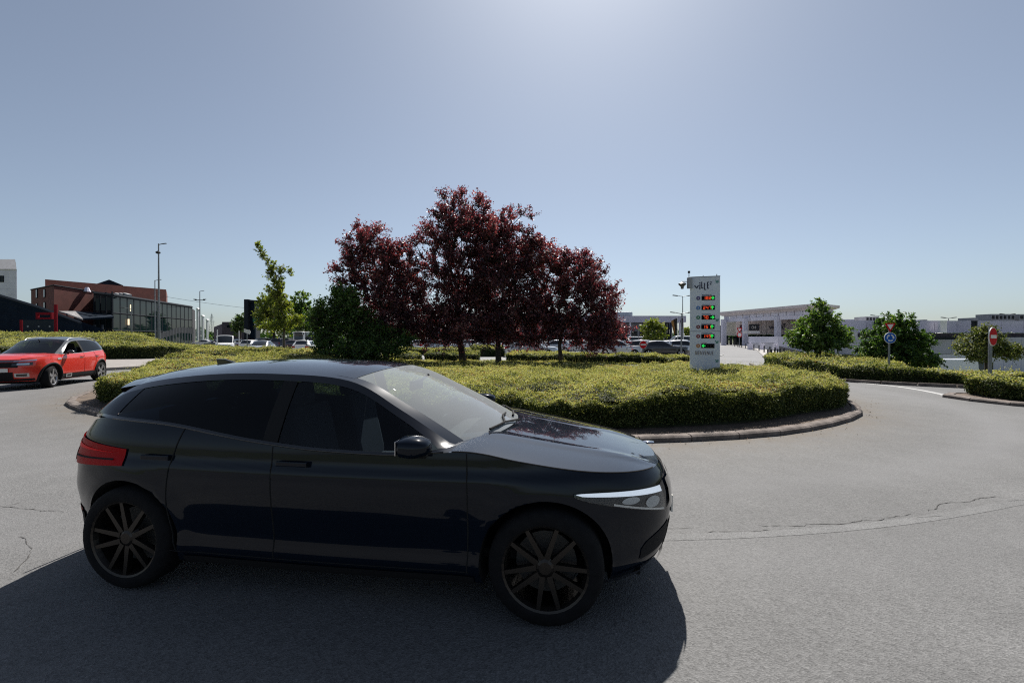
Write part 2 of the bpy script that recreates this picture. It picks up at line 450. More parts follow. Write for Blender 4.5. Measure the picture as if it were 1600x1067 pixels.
for i, (c, w) in enumerate(([((1185, 822), (1240, 819), (1310, 816), (1345, 811), (1362, 813), (1425, 804)), .010], [((1095, 834), (1205, 829)), .007], [((1032, 826), (1082, 826)), .007],
                            [((1452, 800), (1470, 790), (1530, 783), (1565, 777)), .010], [((1430, 811), (1475, 807)), .006], [((1575, 784), (1640, 766)), .008],
                            [((-60, 786), (12, 791), (20, 794), (60, 799), (100, 801)), .011], [((12, 791), (30, 786)), .007],
                            [((28, 840), (48, 862), (36, 880), (18, 896)), .010])):
    m = MB().grid(ribbon([gp(*p) for p in c], w * .6, 0.0075, jag=0.010, seed=i + 3)); m.build('crack', M_CRACK, road)
# worn give-way line at the right exit
ln = catmull([gp(*p) for p in ((1344, 598.5), (1400, 604), (1450, 612), (1484, 619.5))], 6, False)
MB().grid(ribbon(ln, 0.16, 0.0085)).build('road_line', M_LINE, road)
ln = catmull([gp(*p) for p in ((1128, 572), (1160, 565), (1190, 567))], 6, False)
MB().grid(ribbon(ln, 0.15, 0.014)).build('road_line', M_SEAM, road)

# kerbs: separate stones laid along a line
def kerb_line(parent, poly, w=0.28, h=0.15, L=0.9, closed=True, name='kerb_stone', mat=None, hidden=None, base_z=0.0):
    P = np.asarray(poly, float)
    if closed: P = np.concatenate([P, P[:1]])
    seg = np.linalg.norm(np.diff(P, axis=0), axis=1); s = np.concatenate([[0], np.cumsum(seg)])
    n = max(1, int(round(s[-1] / L))); t = np.linspace(0, s[-1], n + 1)
    X = np.interp(t, s, P[:, 0]); Y = np.interp(t, s, P[:, 1]); made = []
    prof = [(0, -0.1), (0.0, h * .72), (0.035, h * .96), (0.06, h), (w, h + .004), (w, -0.1)]
    cache = {}
    for i in range(n):
        a = Vector((X[i], Y[i])); b = Vector((X[i + 1], Y[i + 1])); l = (b - a).length; key = round(l, 2)
        mid = (a + b) / 2; ang = math.atan2(b.y - a.y, b.x - a.x)
        if key not in cache:
            m = MB(); g = 0.008; pts = []
            for e in (-l / 2 + g, l / 2 - g): pts.append([(e, y, z) for y, z in prof])
            V = pts[0] + pts[1]; k = len(prof)
            m.add(V, [(j, (j + 1) % k, k + (j + 1) % k, k + j) for j in range(k)] + [tuple(range(k - 1, -1, -1)), tuple(range(k, 2 * k))])
            cache[key] = m.mesh(name)
        o = obj(name, cache[key], mat or M_KERB, parent, (mid.x, mid.y, base_z + random.uniform(-.005, .005)), ang + random.uniform(-.006, .006))
        made.append(o)
    return made
isl = empty('traffic_island', (0, 0, 0)); tag(isl, kind='structure')
kerb_line(isl, ISLAND, w=0.17, h=0.10, L=0.85)
ins2 = offset_poly(ISLAND, 0.18)
MB().prism([tuple(p) for p in ins2], -0.05, 0.085).build('soil', M_SOIL, isl)

# left pavement with its kerb
LK = catmull([(-60, 17.5), (-36, 19.0), (-26, 20.6), (-21.4, 22.0), (-19.9, 23.6), (-19.4, 26), (-19.0, 31), (-18.4, 37), (-17.8, 44)], 5, False)
pave = empty('pavement', (0, 0, 0)); tag(pave, kind='structure')
back = [(-17.8 - 3, 47), (-24, 44), (-30, 38), (-38, 34), (-60, 33)]
MB().prism([tuple(p) for p in LK] + back, -0.05, 0.13).build('paving', M_PAVE, pave)
kerb_line(pave, LK[::-1][::1] if False else LK, w=0.25, h=0.14, L=1.0, closed=False)
# right outer kerb and splitter island
RK = catmull([(14.6, 27.6), (13.3, 24.2), (12.4, 20.4), (12.2, 17.6), (13.2, 15.9), (15.2, 14.5), (18.0, 13.6)], 5, False)
rk = empty('kerb', (0, 0, 0)); tag(rk, kind='structure')
kerb_line(rk, RK[::-1], w=0.20, h=0.11, L=0.95, closed=False)
SPL = catmull([(11.75, 12.55), (11.95, 12.75), (12.6, 12.75), (16.5, 12.3), (20, 11.4), (20, 8.6), (16, 8.9), (13, 9.6), (12.0, 10.5), (11.65, 11.6)], 4)[::-1]
spi = empty('splitter_island', (0, 0, 0)); tag(spi, kind='structure')
kerb_line(spi, SPL, w=0.20, h=0.10, L=0.8)
MB().prism([tuple(p) for p in offset_poly(SPL, 0.2)], -0.05, 0.085).build('soil', M_SOIL, spi)

# ------------------------------------------------------------------ hedges
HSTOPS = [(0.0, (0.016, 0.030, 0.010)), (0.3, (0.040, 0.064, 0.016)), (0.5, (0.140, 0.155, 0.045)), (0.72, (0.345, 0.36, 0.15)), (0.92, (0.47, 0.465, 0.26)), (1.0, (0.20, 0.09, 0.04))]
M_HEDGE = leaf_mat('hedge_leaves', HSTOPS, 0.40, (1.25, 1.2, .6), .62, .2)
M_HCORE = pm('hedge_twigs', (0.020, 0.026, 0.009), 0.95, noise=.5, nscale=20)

def hedge(name, label, poly, Hf, basef=None, cat='hedge', dens=900, leaf=0.05, near=None, side=1.0, parent=None, tone0=0.62, pits=(), shoots=0, stuff=False, sidetone=0.34):
    poly = np.asarray(poly, float)
    area2 = np.sum(poly[:, 0] * np.roll(poly[:, 1], -1) - np.roll(poly[:, 0], -1) * poly[:, 1])
    if area2 < 0: poly = poly[::-1]
    basef = basef or (lambda x, y: np.zeros_like(x))
    def top(x, y, d):
        P2 = np.stack([x, y], 1)
        n = (vnoise(P2, 1.3, 5) - .5) * .24 + (vnoise(P2, 3.7, 6) - .5) * .16 + (vnoise(P2, 9.0, 7) - .5) * .08 + (vnoise(P2, .35, 9) - .5) * .12
        h = Hf(x, y) + n * np.minimum(1, Hf(x, y) / .5)
        for px_, py_, pr, pd in pits: h = h - pd * np.exp(-(((x - px_) / pr) ** 2 + ((y - py_) / (pr * .7)) ** 2))
        e = np.clip(d / .28, 0, 1); return basef(x, y) + h * (0.80 + 0.20 * np.sqrt(1 - (1 - e) ** 2))
    x0, y0 = poly.min(0); x1, y1 = poly.max(0)
    # solid dark core
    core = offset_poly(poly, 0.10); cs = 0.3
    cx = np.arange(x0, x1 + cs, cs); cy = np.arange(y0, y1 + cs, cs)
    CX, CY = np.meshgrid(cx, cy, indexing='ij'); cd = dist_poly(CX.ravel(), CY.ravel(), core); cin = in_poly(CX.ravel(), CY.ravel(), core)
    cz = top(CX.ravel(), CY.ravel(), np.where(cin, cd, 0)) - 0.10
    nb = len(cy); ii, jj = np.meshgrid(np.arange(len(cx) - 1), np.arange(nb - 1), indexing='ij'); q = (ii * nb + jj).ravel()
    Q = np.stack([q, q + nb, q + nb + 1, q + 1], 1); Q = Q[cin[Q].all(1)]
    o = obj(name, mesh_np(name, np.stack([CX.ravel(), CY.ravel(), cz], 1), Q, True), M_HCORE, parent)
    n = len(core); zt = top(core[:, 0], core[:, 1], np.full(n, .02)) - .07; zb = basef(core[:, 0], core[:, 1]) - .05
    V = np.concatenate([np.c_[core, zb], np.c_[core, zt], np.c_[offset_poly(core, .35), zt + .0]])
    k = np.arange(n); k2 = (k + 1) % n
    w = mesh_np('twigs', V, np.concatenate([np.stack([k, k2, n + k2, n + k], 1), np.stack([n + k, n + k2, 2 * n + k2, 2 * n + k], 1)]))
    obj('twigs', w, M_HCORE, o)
    # top leaves, thinned with distance from the road where one can stand
    area = (x1 - x0) * (y1 - y0); M = int(area * dens)
    X = rng.uniform(x0, x1, M); Y = rng.uniform(y0, y1, M)
    k = in_poly(X, Y, poly); X = X[k]; Y = Y[k]
    dn = np.hypot(X, Y); pk = np.clip((near or 1e9) / dn, 0.05, 1) ** 1.6; k = rng.random(len(X)) < pk; X = X[k]; Y = Y[k]; dn = dn[k]
    d = dist_poly(X, Y, poly); Z = top(X, Y, d)
    P2 = np.stack([X, Y], 1)
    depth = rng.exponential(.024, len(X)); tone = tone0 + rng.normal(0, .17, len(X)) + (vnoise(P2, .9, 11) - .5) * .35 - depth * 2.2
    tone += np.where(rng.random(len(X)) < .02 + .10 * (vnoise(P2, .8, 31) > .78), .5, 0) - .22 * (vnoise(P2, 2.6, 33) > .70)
    nr = rng.normal(size=(len(X), 3)) * .6; nr[:, 2] += 1.15; nr[:, 1] += .45
    C1 = np.stack([X, Y, Z - depth + .03], 1); S1 = leaf * rng.uniform(.6, 1.25, len(X)) * np.clip((dn / (near or 1e9)), 1, 3) ** .55
    # side leaves
    B = np.concatenate([poly, poly[:1]]); seg = np.linalg.norm(np.diff(B, axis=0), axis=1); s = np.concatenate([[0], np.cumsum(seg)])
    M2 = int(s[-1] * dens * 1.0 * side)
    t = rng.uniform(0, s[-1], M2); X2 = np.interp(t, s, B[:, 0]); Y2 = np.interp(t, s, B[:, 1])
    i = np.clip(np.searchsorted(s, t) - 1, 0, len(seg) - 1); T = (B[i + 1] - B[i]) / (seg[i][:, None] + 1e-9); out = np.stack([T[:, 1], -T[:, 0]], 1)
    facing = -(out[:, 0] * X2 + out[:, 1] * Y2) > -0.25 * np.hypot(X2, Y2)
    pk = np.clip((near or 1e9) / np.hypot(X2, Y2), 0.05, 1) ** 1.4 * np.where(facing, 1, .25)
    k = rng.random(M2) < pk; X2, Y2, out = X2[k], Y2[k], out[k]; M2 = len(X2)
    zt = top(X2, Y2, np.full(M2, .05)); b2 = basef(X2, Y2); fz = rng.random(M2) ** .8
    bul = (vnoise(np.stack([X2, Y2, fz * .8], 1), 2.5, 21) - .5) * .16 + rng.normal(0, .03, M2) - .05 * (1 - fz)
    C2 = np.stack([X2 + out[:, 0] * bul, Y2 + out[:, 1] * bul, b2 + .02 + fz * (zt - b2 - .02)], 1)
    n2 = rng.normal(size=(M2, 3)) * .7; n2[:, :2] += out * .6; n2[:, 2] += .35
    tone2 = sidetone + rng.normal(0, .14, M2) + .18 * (fz > .88)  # side leaves older and darker; backlit shade is also put into their tone
    S2 = leaf * rng.uniform(.7, 1.35, M2) * np.clip(np.hypot(X2, Y2) / (near or 1e9), 1, 3) ** .55
    Cs = [C1, C2]; Ns = [nr, n2]; Ss = [S1, S2]; Ts = [tone, tone2]
    if shoots:
        j = rng.integers(0, len(X), shoots); hgt = rng.uniform(.06, .24, shoots); lean = rng.normal(0, .25, (shoots, 2))
        for fr in (.25, .45, .6, .75, .88, 1.0):
            Cs.append(np.stack([X[j] + lean[:, 0] * hgt * fr + rng.normal(0, .012, shoots), Y[j] + lean[:, 1] * hgt * fr + rng.normal(0, .012, shoots), Z[j] + hgt * fr], 1))
            Ns.append(rng.normal(size=(shoots, 3))); Ss.append(leaf * rng.uniform(.6, 1.0, shoots) * (1.1 - .35 * fr)); Ts.append(.74 + rng.normal(0, .1, shoots))
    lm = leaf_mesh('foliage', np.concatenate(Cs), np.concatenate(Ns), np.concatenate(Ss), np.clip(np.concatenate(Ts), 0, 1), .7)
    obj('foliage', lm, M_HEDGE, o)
    tag(o, label, cat)
    return o

INNER = ISLAND + (offset_poly(ISLAND, 1.0) - ISLAND) * (0.40 - .14 * sstep(ISLAND[:, 0], 6, 8) + 0.26 * (1 - sstep(ISLAND[:, 1], 8.3, 10.0)) + .62 * sstep(-ISLAND[:, 0], 9.5, 12) * (1 - sstep(ISLAND[:, 1], 19, 22)))[:, None]
def isl_h(x, y):
    return 0.48 + 0.08 * (1 - sstep(y, 9, 12)) - 0.13 * sstep(y, 13, 19) * sstep(x, -8, -3) * (1 - sstep(x, 4, 8)) + 0.40 * sstep(-x, 4, 10) * sstep(y, 13, 20)
pits = [(*gp(930, 606, .45), .35, .34), (*gp(722, 612, .45), .25, .16), (*gp(845, 640, .4), .5, .15), (*gp(760, 632, .45), .3, .16), (*gp(1010, 622, .4), .3, .12), (*gp(690, 600, .5), .3, .14), (*gp(1000, 660, .3), .5, .12)]
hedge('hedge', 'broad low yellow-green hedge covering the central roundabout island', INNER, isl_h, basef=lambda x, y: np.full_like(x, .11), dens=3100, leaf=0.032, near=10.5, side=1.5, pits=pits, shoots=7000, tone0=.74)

def band(front, back): return np.array(list(front) + list(back)[::-1], float)
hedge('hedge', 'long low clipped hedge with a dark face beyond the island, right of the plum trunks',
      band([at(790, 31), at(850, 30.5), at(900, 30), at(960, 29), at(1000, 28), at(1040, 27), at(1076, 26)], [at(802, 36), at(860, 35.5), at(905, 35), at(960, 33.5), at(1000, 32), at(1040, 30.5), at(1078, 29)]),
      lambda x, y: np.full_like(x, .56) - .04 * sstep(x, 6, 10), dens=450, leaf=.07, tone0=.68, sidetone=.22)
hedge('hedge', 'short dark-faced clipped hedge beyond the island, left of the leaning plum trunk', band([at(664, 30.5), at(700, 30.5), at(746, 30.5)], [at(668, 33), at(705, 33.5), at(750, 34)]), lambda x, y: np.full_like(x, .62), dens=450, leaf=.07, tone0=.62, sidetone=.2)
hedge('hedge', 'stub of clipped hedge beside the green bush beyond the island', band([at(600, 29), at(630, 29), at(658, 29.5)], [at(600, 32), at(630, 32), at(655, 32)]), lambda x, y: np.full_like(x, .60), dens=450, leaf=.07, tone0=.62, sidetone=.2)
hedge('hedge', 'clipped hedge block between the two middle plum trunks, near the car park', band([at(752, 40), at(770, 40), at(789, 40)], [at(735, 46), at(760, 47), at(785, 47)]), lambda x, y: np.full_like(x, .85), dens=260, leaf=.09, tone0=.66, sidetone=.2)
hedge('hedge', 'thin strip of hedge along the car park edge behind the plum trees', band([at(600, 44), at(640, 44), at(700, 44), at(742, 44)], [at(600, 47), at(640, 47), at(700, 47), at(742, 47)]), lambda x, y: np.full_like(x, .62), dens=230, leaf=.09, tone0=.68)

# left outer planting on its bank
LF = [at(-330, 26.5), at(-120, 28.5), at(0, 30.2), at(90, 31.6), at(165, 32.5), at(235, 33.2), at(300, 36), at(350, 38), at(400, 40.5), at(455, 43)]
LB = [at(-330, 40), at(-120, 42), at(0, 43), at(90, 43.5), at(165, 44), at(225, 44.5), at(290, 44.5), at(345, 44.5), at(405, 45), at(470, 46)]
def left_base(x, y):
    r = x / y
    return 0.10 + .95 * sstep(y, 33.5, 41) * sstep(-r, .72, .86)
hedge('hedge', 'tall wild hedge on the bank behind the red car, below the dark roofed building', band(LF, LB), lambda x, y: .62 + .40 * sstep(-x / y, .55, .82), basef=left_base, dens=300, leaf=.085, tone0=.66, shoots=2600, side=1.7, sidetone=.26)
hedge('hedge', 'bright green bushy hedge before the glass front of the brick building', band([at(165, 46), at(200, 46), at(240, 46.5)], [at(165, 49), at(200, 50), at(240, 49)]), lambda x, y: .9 + 0 * x, basef=lambda x, y: 1.15 * np.ones_like(x), dens=200, leaf=.12, tone0=.55)

# right outer hedges
RF = [(14.75, 26.6), (13.75, 24.2), (12.95, 20.6), (12.85, 17.9), (13.7, 16.4), (15.5, 15.1), (18.0, 14.3)]
RB = [(16.9, 29.4), (18.8, 27.4), (18.6, 24.0), (17.2, 21.0), (16.2, 18.7), (15.7, 17.2), (18.2, 15.6)]
hedge('hedge', 'curved clipped hedge round the right side of the roundabout, under the blue round sign', band(RF, RB), lambda x, y: .56 - .24 * sstep(x, 13.6, 15.8) * (1 - sstep(y, 17, 20)), basef=lambda x, y: np.full_like(x, .06) , dens=620, leaf=.055, near=18, tone0=.66, side=1.6, sidetone=.24, shoots=300)
hedge('hedge', 'low clipped hedge on the splitter island at the foot of the no entry sign', catmull([(12.35, 12.3), (12.9, 12.45), (16.5, 12.0), (19.8, 11.1), (19.8, 8.9), (16, 9.2), (13.2, 9.95), (12.35, 10.9)], 3), lambda x, y: .40 + 0 * x, basef=lambda x, y: np.full_like(x, .10), dens=1100, leaf=.05, near=13, tone0=.64, side=1.7, sidetone=.32, shoots=250)
hedge('hedge', 'second strip of hedge further right, in front of the silver car and lower car park', band([(18.9, 18.2), (20.3, 18.2), (22.6, 18.0), (25, 17.8)], [(20.6, 21), (22, 20.9), (24, 20.8), (26, 20.5)]), lambda x, y: 1.0 + 0 * x, basef=lambda x, y: -1.0 + 0 * x, dens=350, leaf=.06, tone0=.62, sidetone=.25)

# fallen leaves and grit in the gutter of the island kerb
_n = 420; _i = rng.integers(0, len(ISLAND), _n); _o = rng.exponential(.16, _n) + .02; _T = np.roll(ISLAND, -1, 0) - np.roll(ISLAND, 1, 0); _T /= np.linalg.norm(_T, axis=1, keepdims=True)
_P = ISLAND[_i] + _T[_i] * rng.uniform(-.5, .5, _n)[:, None] + np.stack([_T[_i][:, 1], -_T[_i][:, 0]], 1) * _o[:, None]
_C = np.stack([_P[:, 0], _P[:, 1], np.full(_n, .018)], 1); _nr = rng.normal(size=(_n, 3)) * .35; _nr[:, 2] += 1
M_LITTER = leaf_mat('litter_leaves', [(0, (.05, .03, .018)), (.6, (.12, .07, .035)), (1, (.20, .15, .06))], .1, (1, 1, 1), .8, .1)
tag(obj('leaf_litter', leaf_mesh('leaf_litter', _C, _nr, rng.uniform(.012, .04, _n), rng.random(_n)), M_LITTER), kind='stuff')
# ------------------------------------------------------------------ trees
M_BARK = pm('bark_dark', (0.045, 0.034, 0.027), 0.95, noise=.5, nscale=12, bump=.8, bscale=30)
M_BARK2 = pm('bark_grey', (0.11, 0.095, 0.075), 0.95, noise=.4, nscale=10, bump=.6, bscale=30)
M_PLUM = leaf_mat('plum_leaves', [(0, (0.018, 0.011, 0.016)), (.4, (0.045, 0.021, 0.030)), (.65, (0.12, 0.050, 0.062)), (.88, (0.23, 0.085, 0.09)), (1, (0.32, 0.17, 0.14))], .42, (1.75, .75, .75), .45, .45)
M_BUSH = leaf_mat('bush_leaves', [(0, (0.012, 0.028, 0.010)), (.5, (0.032, 0.066, 0.020)), (.85, (0.085, 0.135, 0.035)), (1, (0.16, 0.21, 0.06))], .33, (1.3, 1.5, .6))
M_MAPLE = leaf_mat('maple_leaves', [(0, (0.016, 0.040, 0.010)), (.5, (0.055, 0.115, 0.026)), (.85, (0.14, 0.21, 0.05)), (1, (0.23, 0.29, 0.09))], .38, (1.4, 1.5, .5))
M_LIME = leaf_mat('bright_leaves', [(0, (0.035, 0.06, 0.010)), (.5, (0.115, 0.165, 0.028)), (.85, (0.22, 0.26, 0.048)), (1, (0.30, 0.30, 0.08))], .42, (1.4, 1.4, .45))
M_OLIVE = leaf_mat('olive_leaves', [(0, (0.025, 0.045, 0.014)), (.5, (0.070, 0.105, 0.030)), (.82, (0.15, 0.18, 0.055)), (1, (0.22, 0.22, 0.08))], .38, (1.4, 1.3, .6))

def tubes_mesh(name, segs, n=6):
    "segs: list of (p0, p1, r0, r1)"
    P0 = np.array([s[0] for s in segs]); P1 = np.array([s[1] for s in segs]); R0 = np.array([s[2] for s in segs]); R1 = np.array([s[3] for s in segs])
    D = P1 - P0; D /= np.linalg.norm(D, axis=1, keepdims=True) + 1e-9
    up = np.where(np.abs(D[:, 2:3]) > .9, np.array([[1., 0, 0]]), np.array([[0, 0, 1.]]))
    A = np.cross(D, up); A /= np.linalg.norm(A, axis=1, keepdims=True); B = np.cross(D, A)
    m = len(segs); V = np.empty((m, 2, n, 3)); 
    for i in range(n):
        a = 2 * PI * i / n; o = A * math.cos(a) + B * math.sin(a)
        V[:, 0, i] = P0 + o * R0[:, None]; V[:, 1, i] = P1 + o * R1[:, None]
    base = np.arange(m)[:, None] * 2 * n; i = np.arange(n)[None]; j = (np.arange(n)[None] + 1) % n
    Fq = np.stack([base + i, base + j, base + n + j, base + n + i], -1).reshape(-1, 4)
    return mesh_np(name, V.reshape(-1, 3), Fq, True)

def tree(name, label, base, trunk, lobes, mat, bark, ncl=170, twigs=4, per=9, leaf=.09, spread=.55, seed=1, rtrunk=.09, bias=.42, up=.5, flat=.0, gap=.36, cat='tree', group=None, tstops=(.54, .2), lean=(0, 0), stems=None):
    """base (x,y,z); trunk = height of the bare stem; lobes = [(dx,dy,z,rx,ry,rz)] about the base, z above it"""
    r = np.random.default_rng(seed); base = np.array(base, float)
    vol = np.array([l[3] * l[4] * l[5] for l in lobes]); cnt = np.maximum(4, (ncl * vol ** .8 / (vol ** .8).sum()).astype(int))
    pts = []
    for l, c in zip(lobes, cnt):
        k = 0
        while k < c:
            d = r.normal(size=3); d /= np.linalg.norm(d); rad = r.random() ** bias
            p = np.array(l[:3]) + d * rad * np.array(l[3:])
            if vnoise((p + base)[None], 1.0 / max(.5, .35 * max(l[3:])), seed)[0] < gap and r.random() < .75: 
                if r.random() < .5: continue
            pts.append(p); k += 1
    pts = np.array(pts)
    tops = np.array([lean[0], lean[1], trunk])
    nodes = [np.zeros(3), tops * .5 + np.array([r.normal(0, .03), r.normal(0, .03), 0]), tops]; par = [-1, 0, 1]
    if stems:
        for sx, sy, sz in stems: nodes.append(np.array([sx, sy, sz], float)); par.append(0)
    # leaders up the lobes
    for l in lobes:
        j = int(np.argmin(np.linalg.norm(np.array(nodes) - np.array([l[0], l[1], l[2] - l[5] * .6]), axis=1)))
        if j < 2 and not stems: j = 2
        p0 = nodes[j]; p1 = np.array([l[0], l[1], l[2] + .1 * l[5]])
        for f in (.4, .75, 1):
            nodes.append(p0 + (p1 - p0) * f + r.normal(0, .05, 3)); par.append(j if f == .4 else len(nodes) - 2)
    order = np.argsort(np.linalg.norm(pts - tops, axis=1))
    for i in order:
        A = np.array(nodes); d = np.linalg.norm(A - pts[i], axis=1) + np.where(A[:, 2] > pts[i][2] + .15, .7 * spread, 0)
        if not stems: d[:2] += 5
        j = int(np.argmin(d)); mid = (A[j] + pts[i]) / 2 + r.normal(0, .06, 3) * d[j] + np.array([0, 0, -.06 * d[j]])
        nodes.append(mid); par.append(j); nodes.append(pts[i]); par.append(len(nodes) - 2)
    nodes = np.array(nodes); w = np.zeros(len(nodes)); isleaf = np.ones(len(nodes), bool)
    for p in par:
        if p >= 0: isleaf[p] = False
    w[isleaf] = 1.0
    for i in range(len(nodes) - 1, 0, -1): w[par[i]] += w[i]
    rad = rtrunk * (w / w[0]) ** .42
    segs = [(nodes[par[i]] + base, nodes[i] + base, min(rad[par[i]], rad[i] * 1.5), rad[i]) for i in range(1, len(nodes))]
    # root flare
    segs[0] = (base + [0, 0, -.25], segs[0][1], rtrunk * 1.35, segs[0][3])
    C, S, T = [], [], []; cen = np.average([l[:3] for l in lobes], axis=0, weights=vol)
    for i in order:
        p = pts[i]; o = p - cen; o /= np.linalg.norm(o) + 1e-9; ct = r.normal(0, .12)
        for k in range(twigs):
            d = o * .75 + r.normal(0, .75, 3) + np.array([0, 0, up]); d[2] *= (1 - flat); d /= np.linalg.norm(d); L = spread * r.uniform(.5, 1.25)
            f = r.uniform(.08, 1.0, per); q = p + d * (f * L)[:, None] + r.normal(0, .10 * spread, (per, 3)); q[:, 2] -= .16 * L * f ** 2
            C.append(q); S.append(leaf * r.uniform(.6, 1.25, per)); T.append(tstops[0] + ct + r.normal(0, tstops[1], per) + .12 * f)
            segs.append((p + base, p + d * L * .9 - np.array([0, 0, .12 * L]) + base, rtrunk * .06 + .003, .003))
    root = empty(name, base, 0, label, cat, group)
    tm = tubes_mesh('trunk', [(a - base, b - base, c, d) for a, b, c, d in segs], 7); obj('trunk', tm, bark, root)
    C = np.concatenate(C); nr = r.normal(size=C.shape); nr[:, 2] += .6
    obj('crown', leaf_mesh('crown', C, nr, np.concatenate(S), np.clip(np.concatenate(T), 0, 1)), mat, root)
    return root

def lobe(px, py, d, rx_px, ry_px, base, depth=None):
    "lobe of a crown, given where it shows in the photo and how far it stands"
    x, y = at(px, d); k = d / F
    return (x - base[0], y - base[1], zof(py, d) - base[2], rx_px * k, (depth or rx_px * k), ry_px * k)

def tb(px, d, z): x, y = at(px, d); return (x, y, z)
# the purple-leaved plums of the island
b = tb(604, 21.5, .6)
tree('plum_tree', 'purple leaved plum at the left end of the group, half hidden by the green bush', b, 1.1,
     [lobe(585, 405, 21.2, 42, 55, b), lobe(618, 430, 21.8, 38, 75, b), lobe(553, 420, 21.2, 28, 42, b), lobe(600, 480, 21.5, 52, 55, b), lobe(572, 368, 21.5, 16, 20, b), lobe(640, 500, 21.6, 36, 40, b)],
     M_PLUM, M_BARK, ncl=330, twigs=7, per=19, leaf=.108, spread=.58, seed=3, rtrunk=.12, group='purple plum trees')
b = tb(724, 22.5, .58)
tree('plum_tree', 'tallest purple leaved plum, in the middle of the island, trunk leaning left', b, 1.2,
     [lobe(722, 345, 22.5, 52, 42, b), lobe(690, 385, 22.2, 40, 60, b), lobe(740, 400, 22.6, 62, 72, b), lobe(695, 455, 22.4, 52, 65, b), lobe(745, 470, 22.5, 55, 55, b), lobe(720, 505, 22.0, 65, 25, b), lobe(664, 500, 22.4, 28, 36, b), lobe(765, 350, 22.6, 26, 30, b), lobe(690, 529, 22.0, 34, 11, b), lobe(750, 528, 21.8, 24, 10, b)],
     M_PLUM, M_BARK, ncl=520, twigs=7, per=19, leaf=.108, spread=.58, seed=5, rtrunk=.15, lean=(-.25, 0), group='purple plum trees')
b = tb(779, 21.8, .58)
tree('plum_tree', 'purple leaved plum with the straight trunk, second from the right of the group', b, 1.2,
     [lobe(800, 375, 21.8, 42, 48, b), lobe(825, 420, 21.8, 42, 55, b), lobe(790, 440, 21.6, 52, 62, b), lobe(815, 490, 21.6, 50, 42, b), lobe(775, 505, 21.5, 42, 28, b), lobe(815, 529, 21.4, 34, 10, b)],
     M_PLUM, M_BARK, ncl=360, twigs=7, per=19, leaf=.108, spread=.56, seed=8, rtrunk=.12, group='purple plum trees')
b = tb(877, 21.2, .56)
tree('plum_tree', 'purple leaved plum at the right end of the group, slender forked trunk', b, 1.45,
     [lobe(872, 425, 21.2, 34, 42, b), lobe(908, 450, 21.2, 40, 50, b), lobe(862, 480, 21.2, 38, 48, b), lobe(935, 480, 21.2, 38, 44, b), lobe(945, 515, 21.0, 38, 24, b), lobe(885, 505, 21.0, 40, 28, b), lobe(905, 412, 21.3, 16, 22, b), lobe(930, 534, 20.8, 40, 9, b), lobe(848, 527, 21, 20, 9, b)],
     M_PLUM, M_BARK, ncl=360, twigs=7, per=19, leaf=.105, spread=.52, seed=11, rtrunk=.085, group='purple plum trees')
b = tb(565, 20.2, .6)
tree('bush', 'big dark green bush on the island left of the purple plums', b, .3,
     [lobe(518, 505, 20, 27, 38, b), lobe(548, 503, 20.2, 32, 44, b), lobe(585, 528, 20.4, 30, 28, b), lobe(540, 476, 20.1, 20, 24, b), lobe(560, 547, 19.8, 56, 14, b), lobe(626, 540, 20.2, 13, 18, b), lobe(503, 532, 20, 13, 22, b), lobe(528, 462, 20, 8, 12, b)],
     M_MAPLE, M_BARK2, ncl=420, twigs=6, per=14, leaf=.115, spread=.55, seed=21, rtrunk=.07, tstops=(.36, .22), cat='bush', bias=.45, stems=[(.3, 0, .6), (-.4, .1, .6), (-.9, -.1, .5), (.9, .1, .5)])
b = tb(444, 22.3, .9)
tree('young_tree', 'young slender tree with a long leader leaning left, on the island left of the bush', b, 1.3,
     [lobe(441, 505, 22.3, 16, 16, b), lobe(438, 480, 22.3, 14, 20, b), lobe(432, 448, 22.3, 12, 16, b), lobe(440, 425, 22.3, 6, 15, b), lobe(424, 425, 22.3, 9, 14, b), lobe(413, 402, 22.3, 5, 14, b), lobe(404, 386, 22.3, 3, 8, b), lobe(408, 394, 22.3, 3, 8, b), lobe(418, 411, 22.3, 4, 9, b), lobe(427, 433, 22.3, 6, 10, b), lobe(432, 462, 22.3, 15, 12, b), lobe(454, 428, 22.3, 5, 8, b), lobe(465, 500, 22.3, 14, 8, b), lobe(420, 512, 22.3, 12, 8, b)],
     M_LIME, M_BARK2, ncl=250, twigs=4, per=10, leaf=.095, spread=.27, seed=31, rtrunk=.05, up=.9, bias=.6, tstops=(.55, .22))
b = tb(1281, 25.5, .5)
tree('maple_tree', 'broad green maple on the hedge bank in front of the mall entrance', b, .85,
     [lobe(1281, 488, 25.5, 15, 18, b), lobe(1279, 508, 25.5, 28, 22, b), lobe(1262, 528, 25.3, 28, 16, b), lobe(1300, 526, 25.6, 28, 18, b), lobe(1280, 536, 25.2, 40, 12, b)],
     M_MAPLE, M_BARK, ncl=330, twigs=5, per=12, leaf=.13, spread=.36, seed=41, rtrunk=.085, bias=.45)
b = tb(1400, 29, -.3)
tree('bushy_tree', 'dense dark green tree behind the blue roundabout sign', b, .5,
     [lobe(1400, 515, 29, 24, 26, b), lobe(1385, 535, 29, 32, 26, b), lobe(1418, 540, 29, 32, 26, b), lobe(1362, 552, 28.7, 20, 18, b), lobe(1402, 560, 28.6, 48, 18, b), lobe(1440, 560, 29, 16, 16, b)],
     M_MAPLE, M_BARK, ncl=460, twigs=6, per=13, leaf=.15, spread=.44, seed=44, rtrunk=.12, bias=.4, tstops=(.36, .22))
b = tb(1541, 23.5, -1.8)
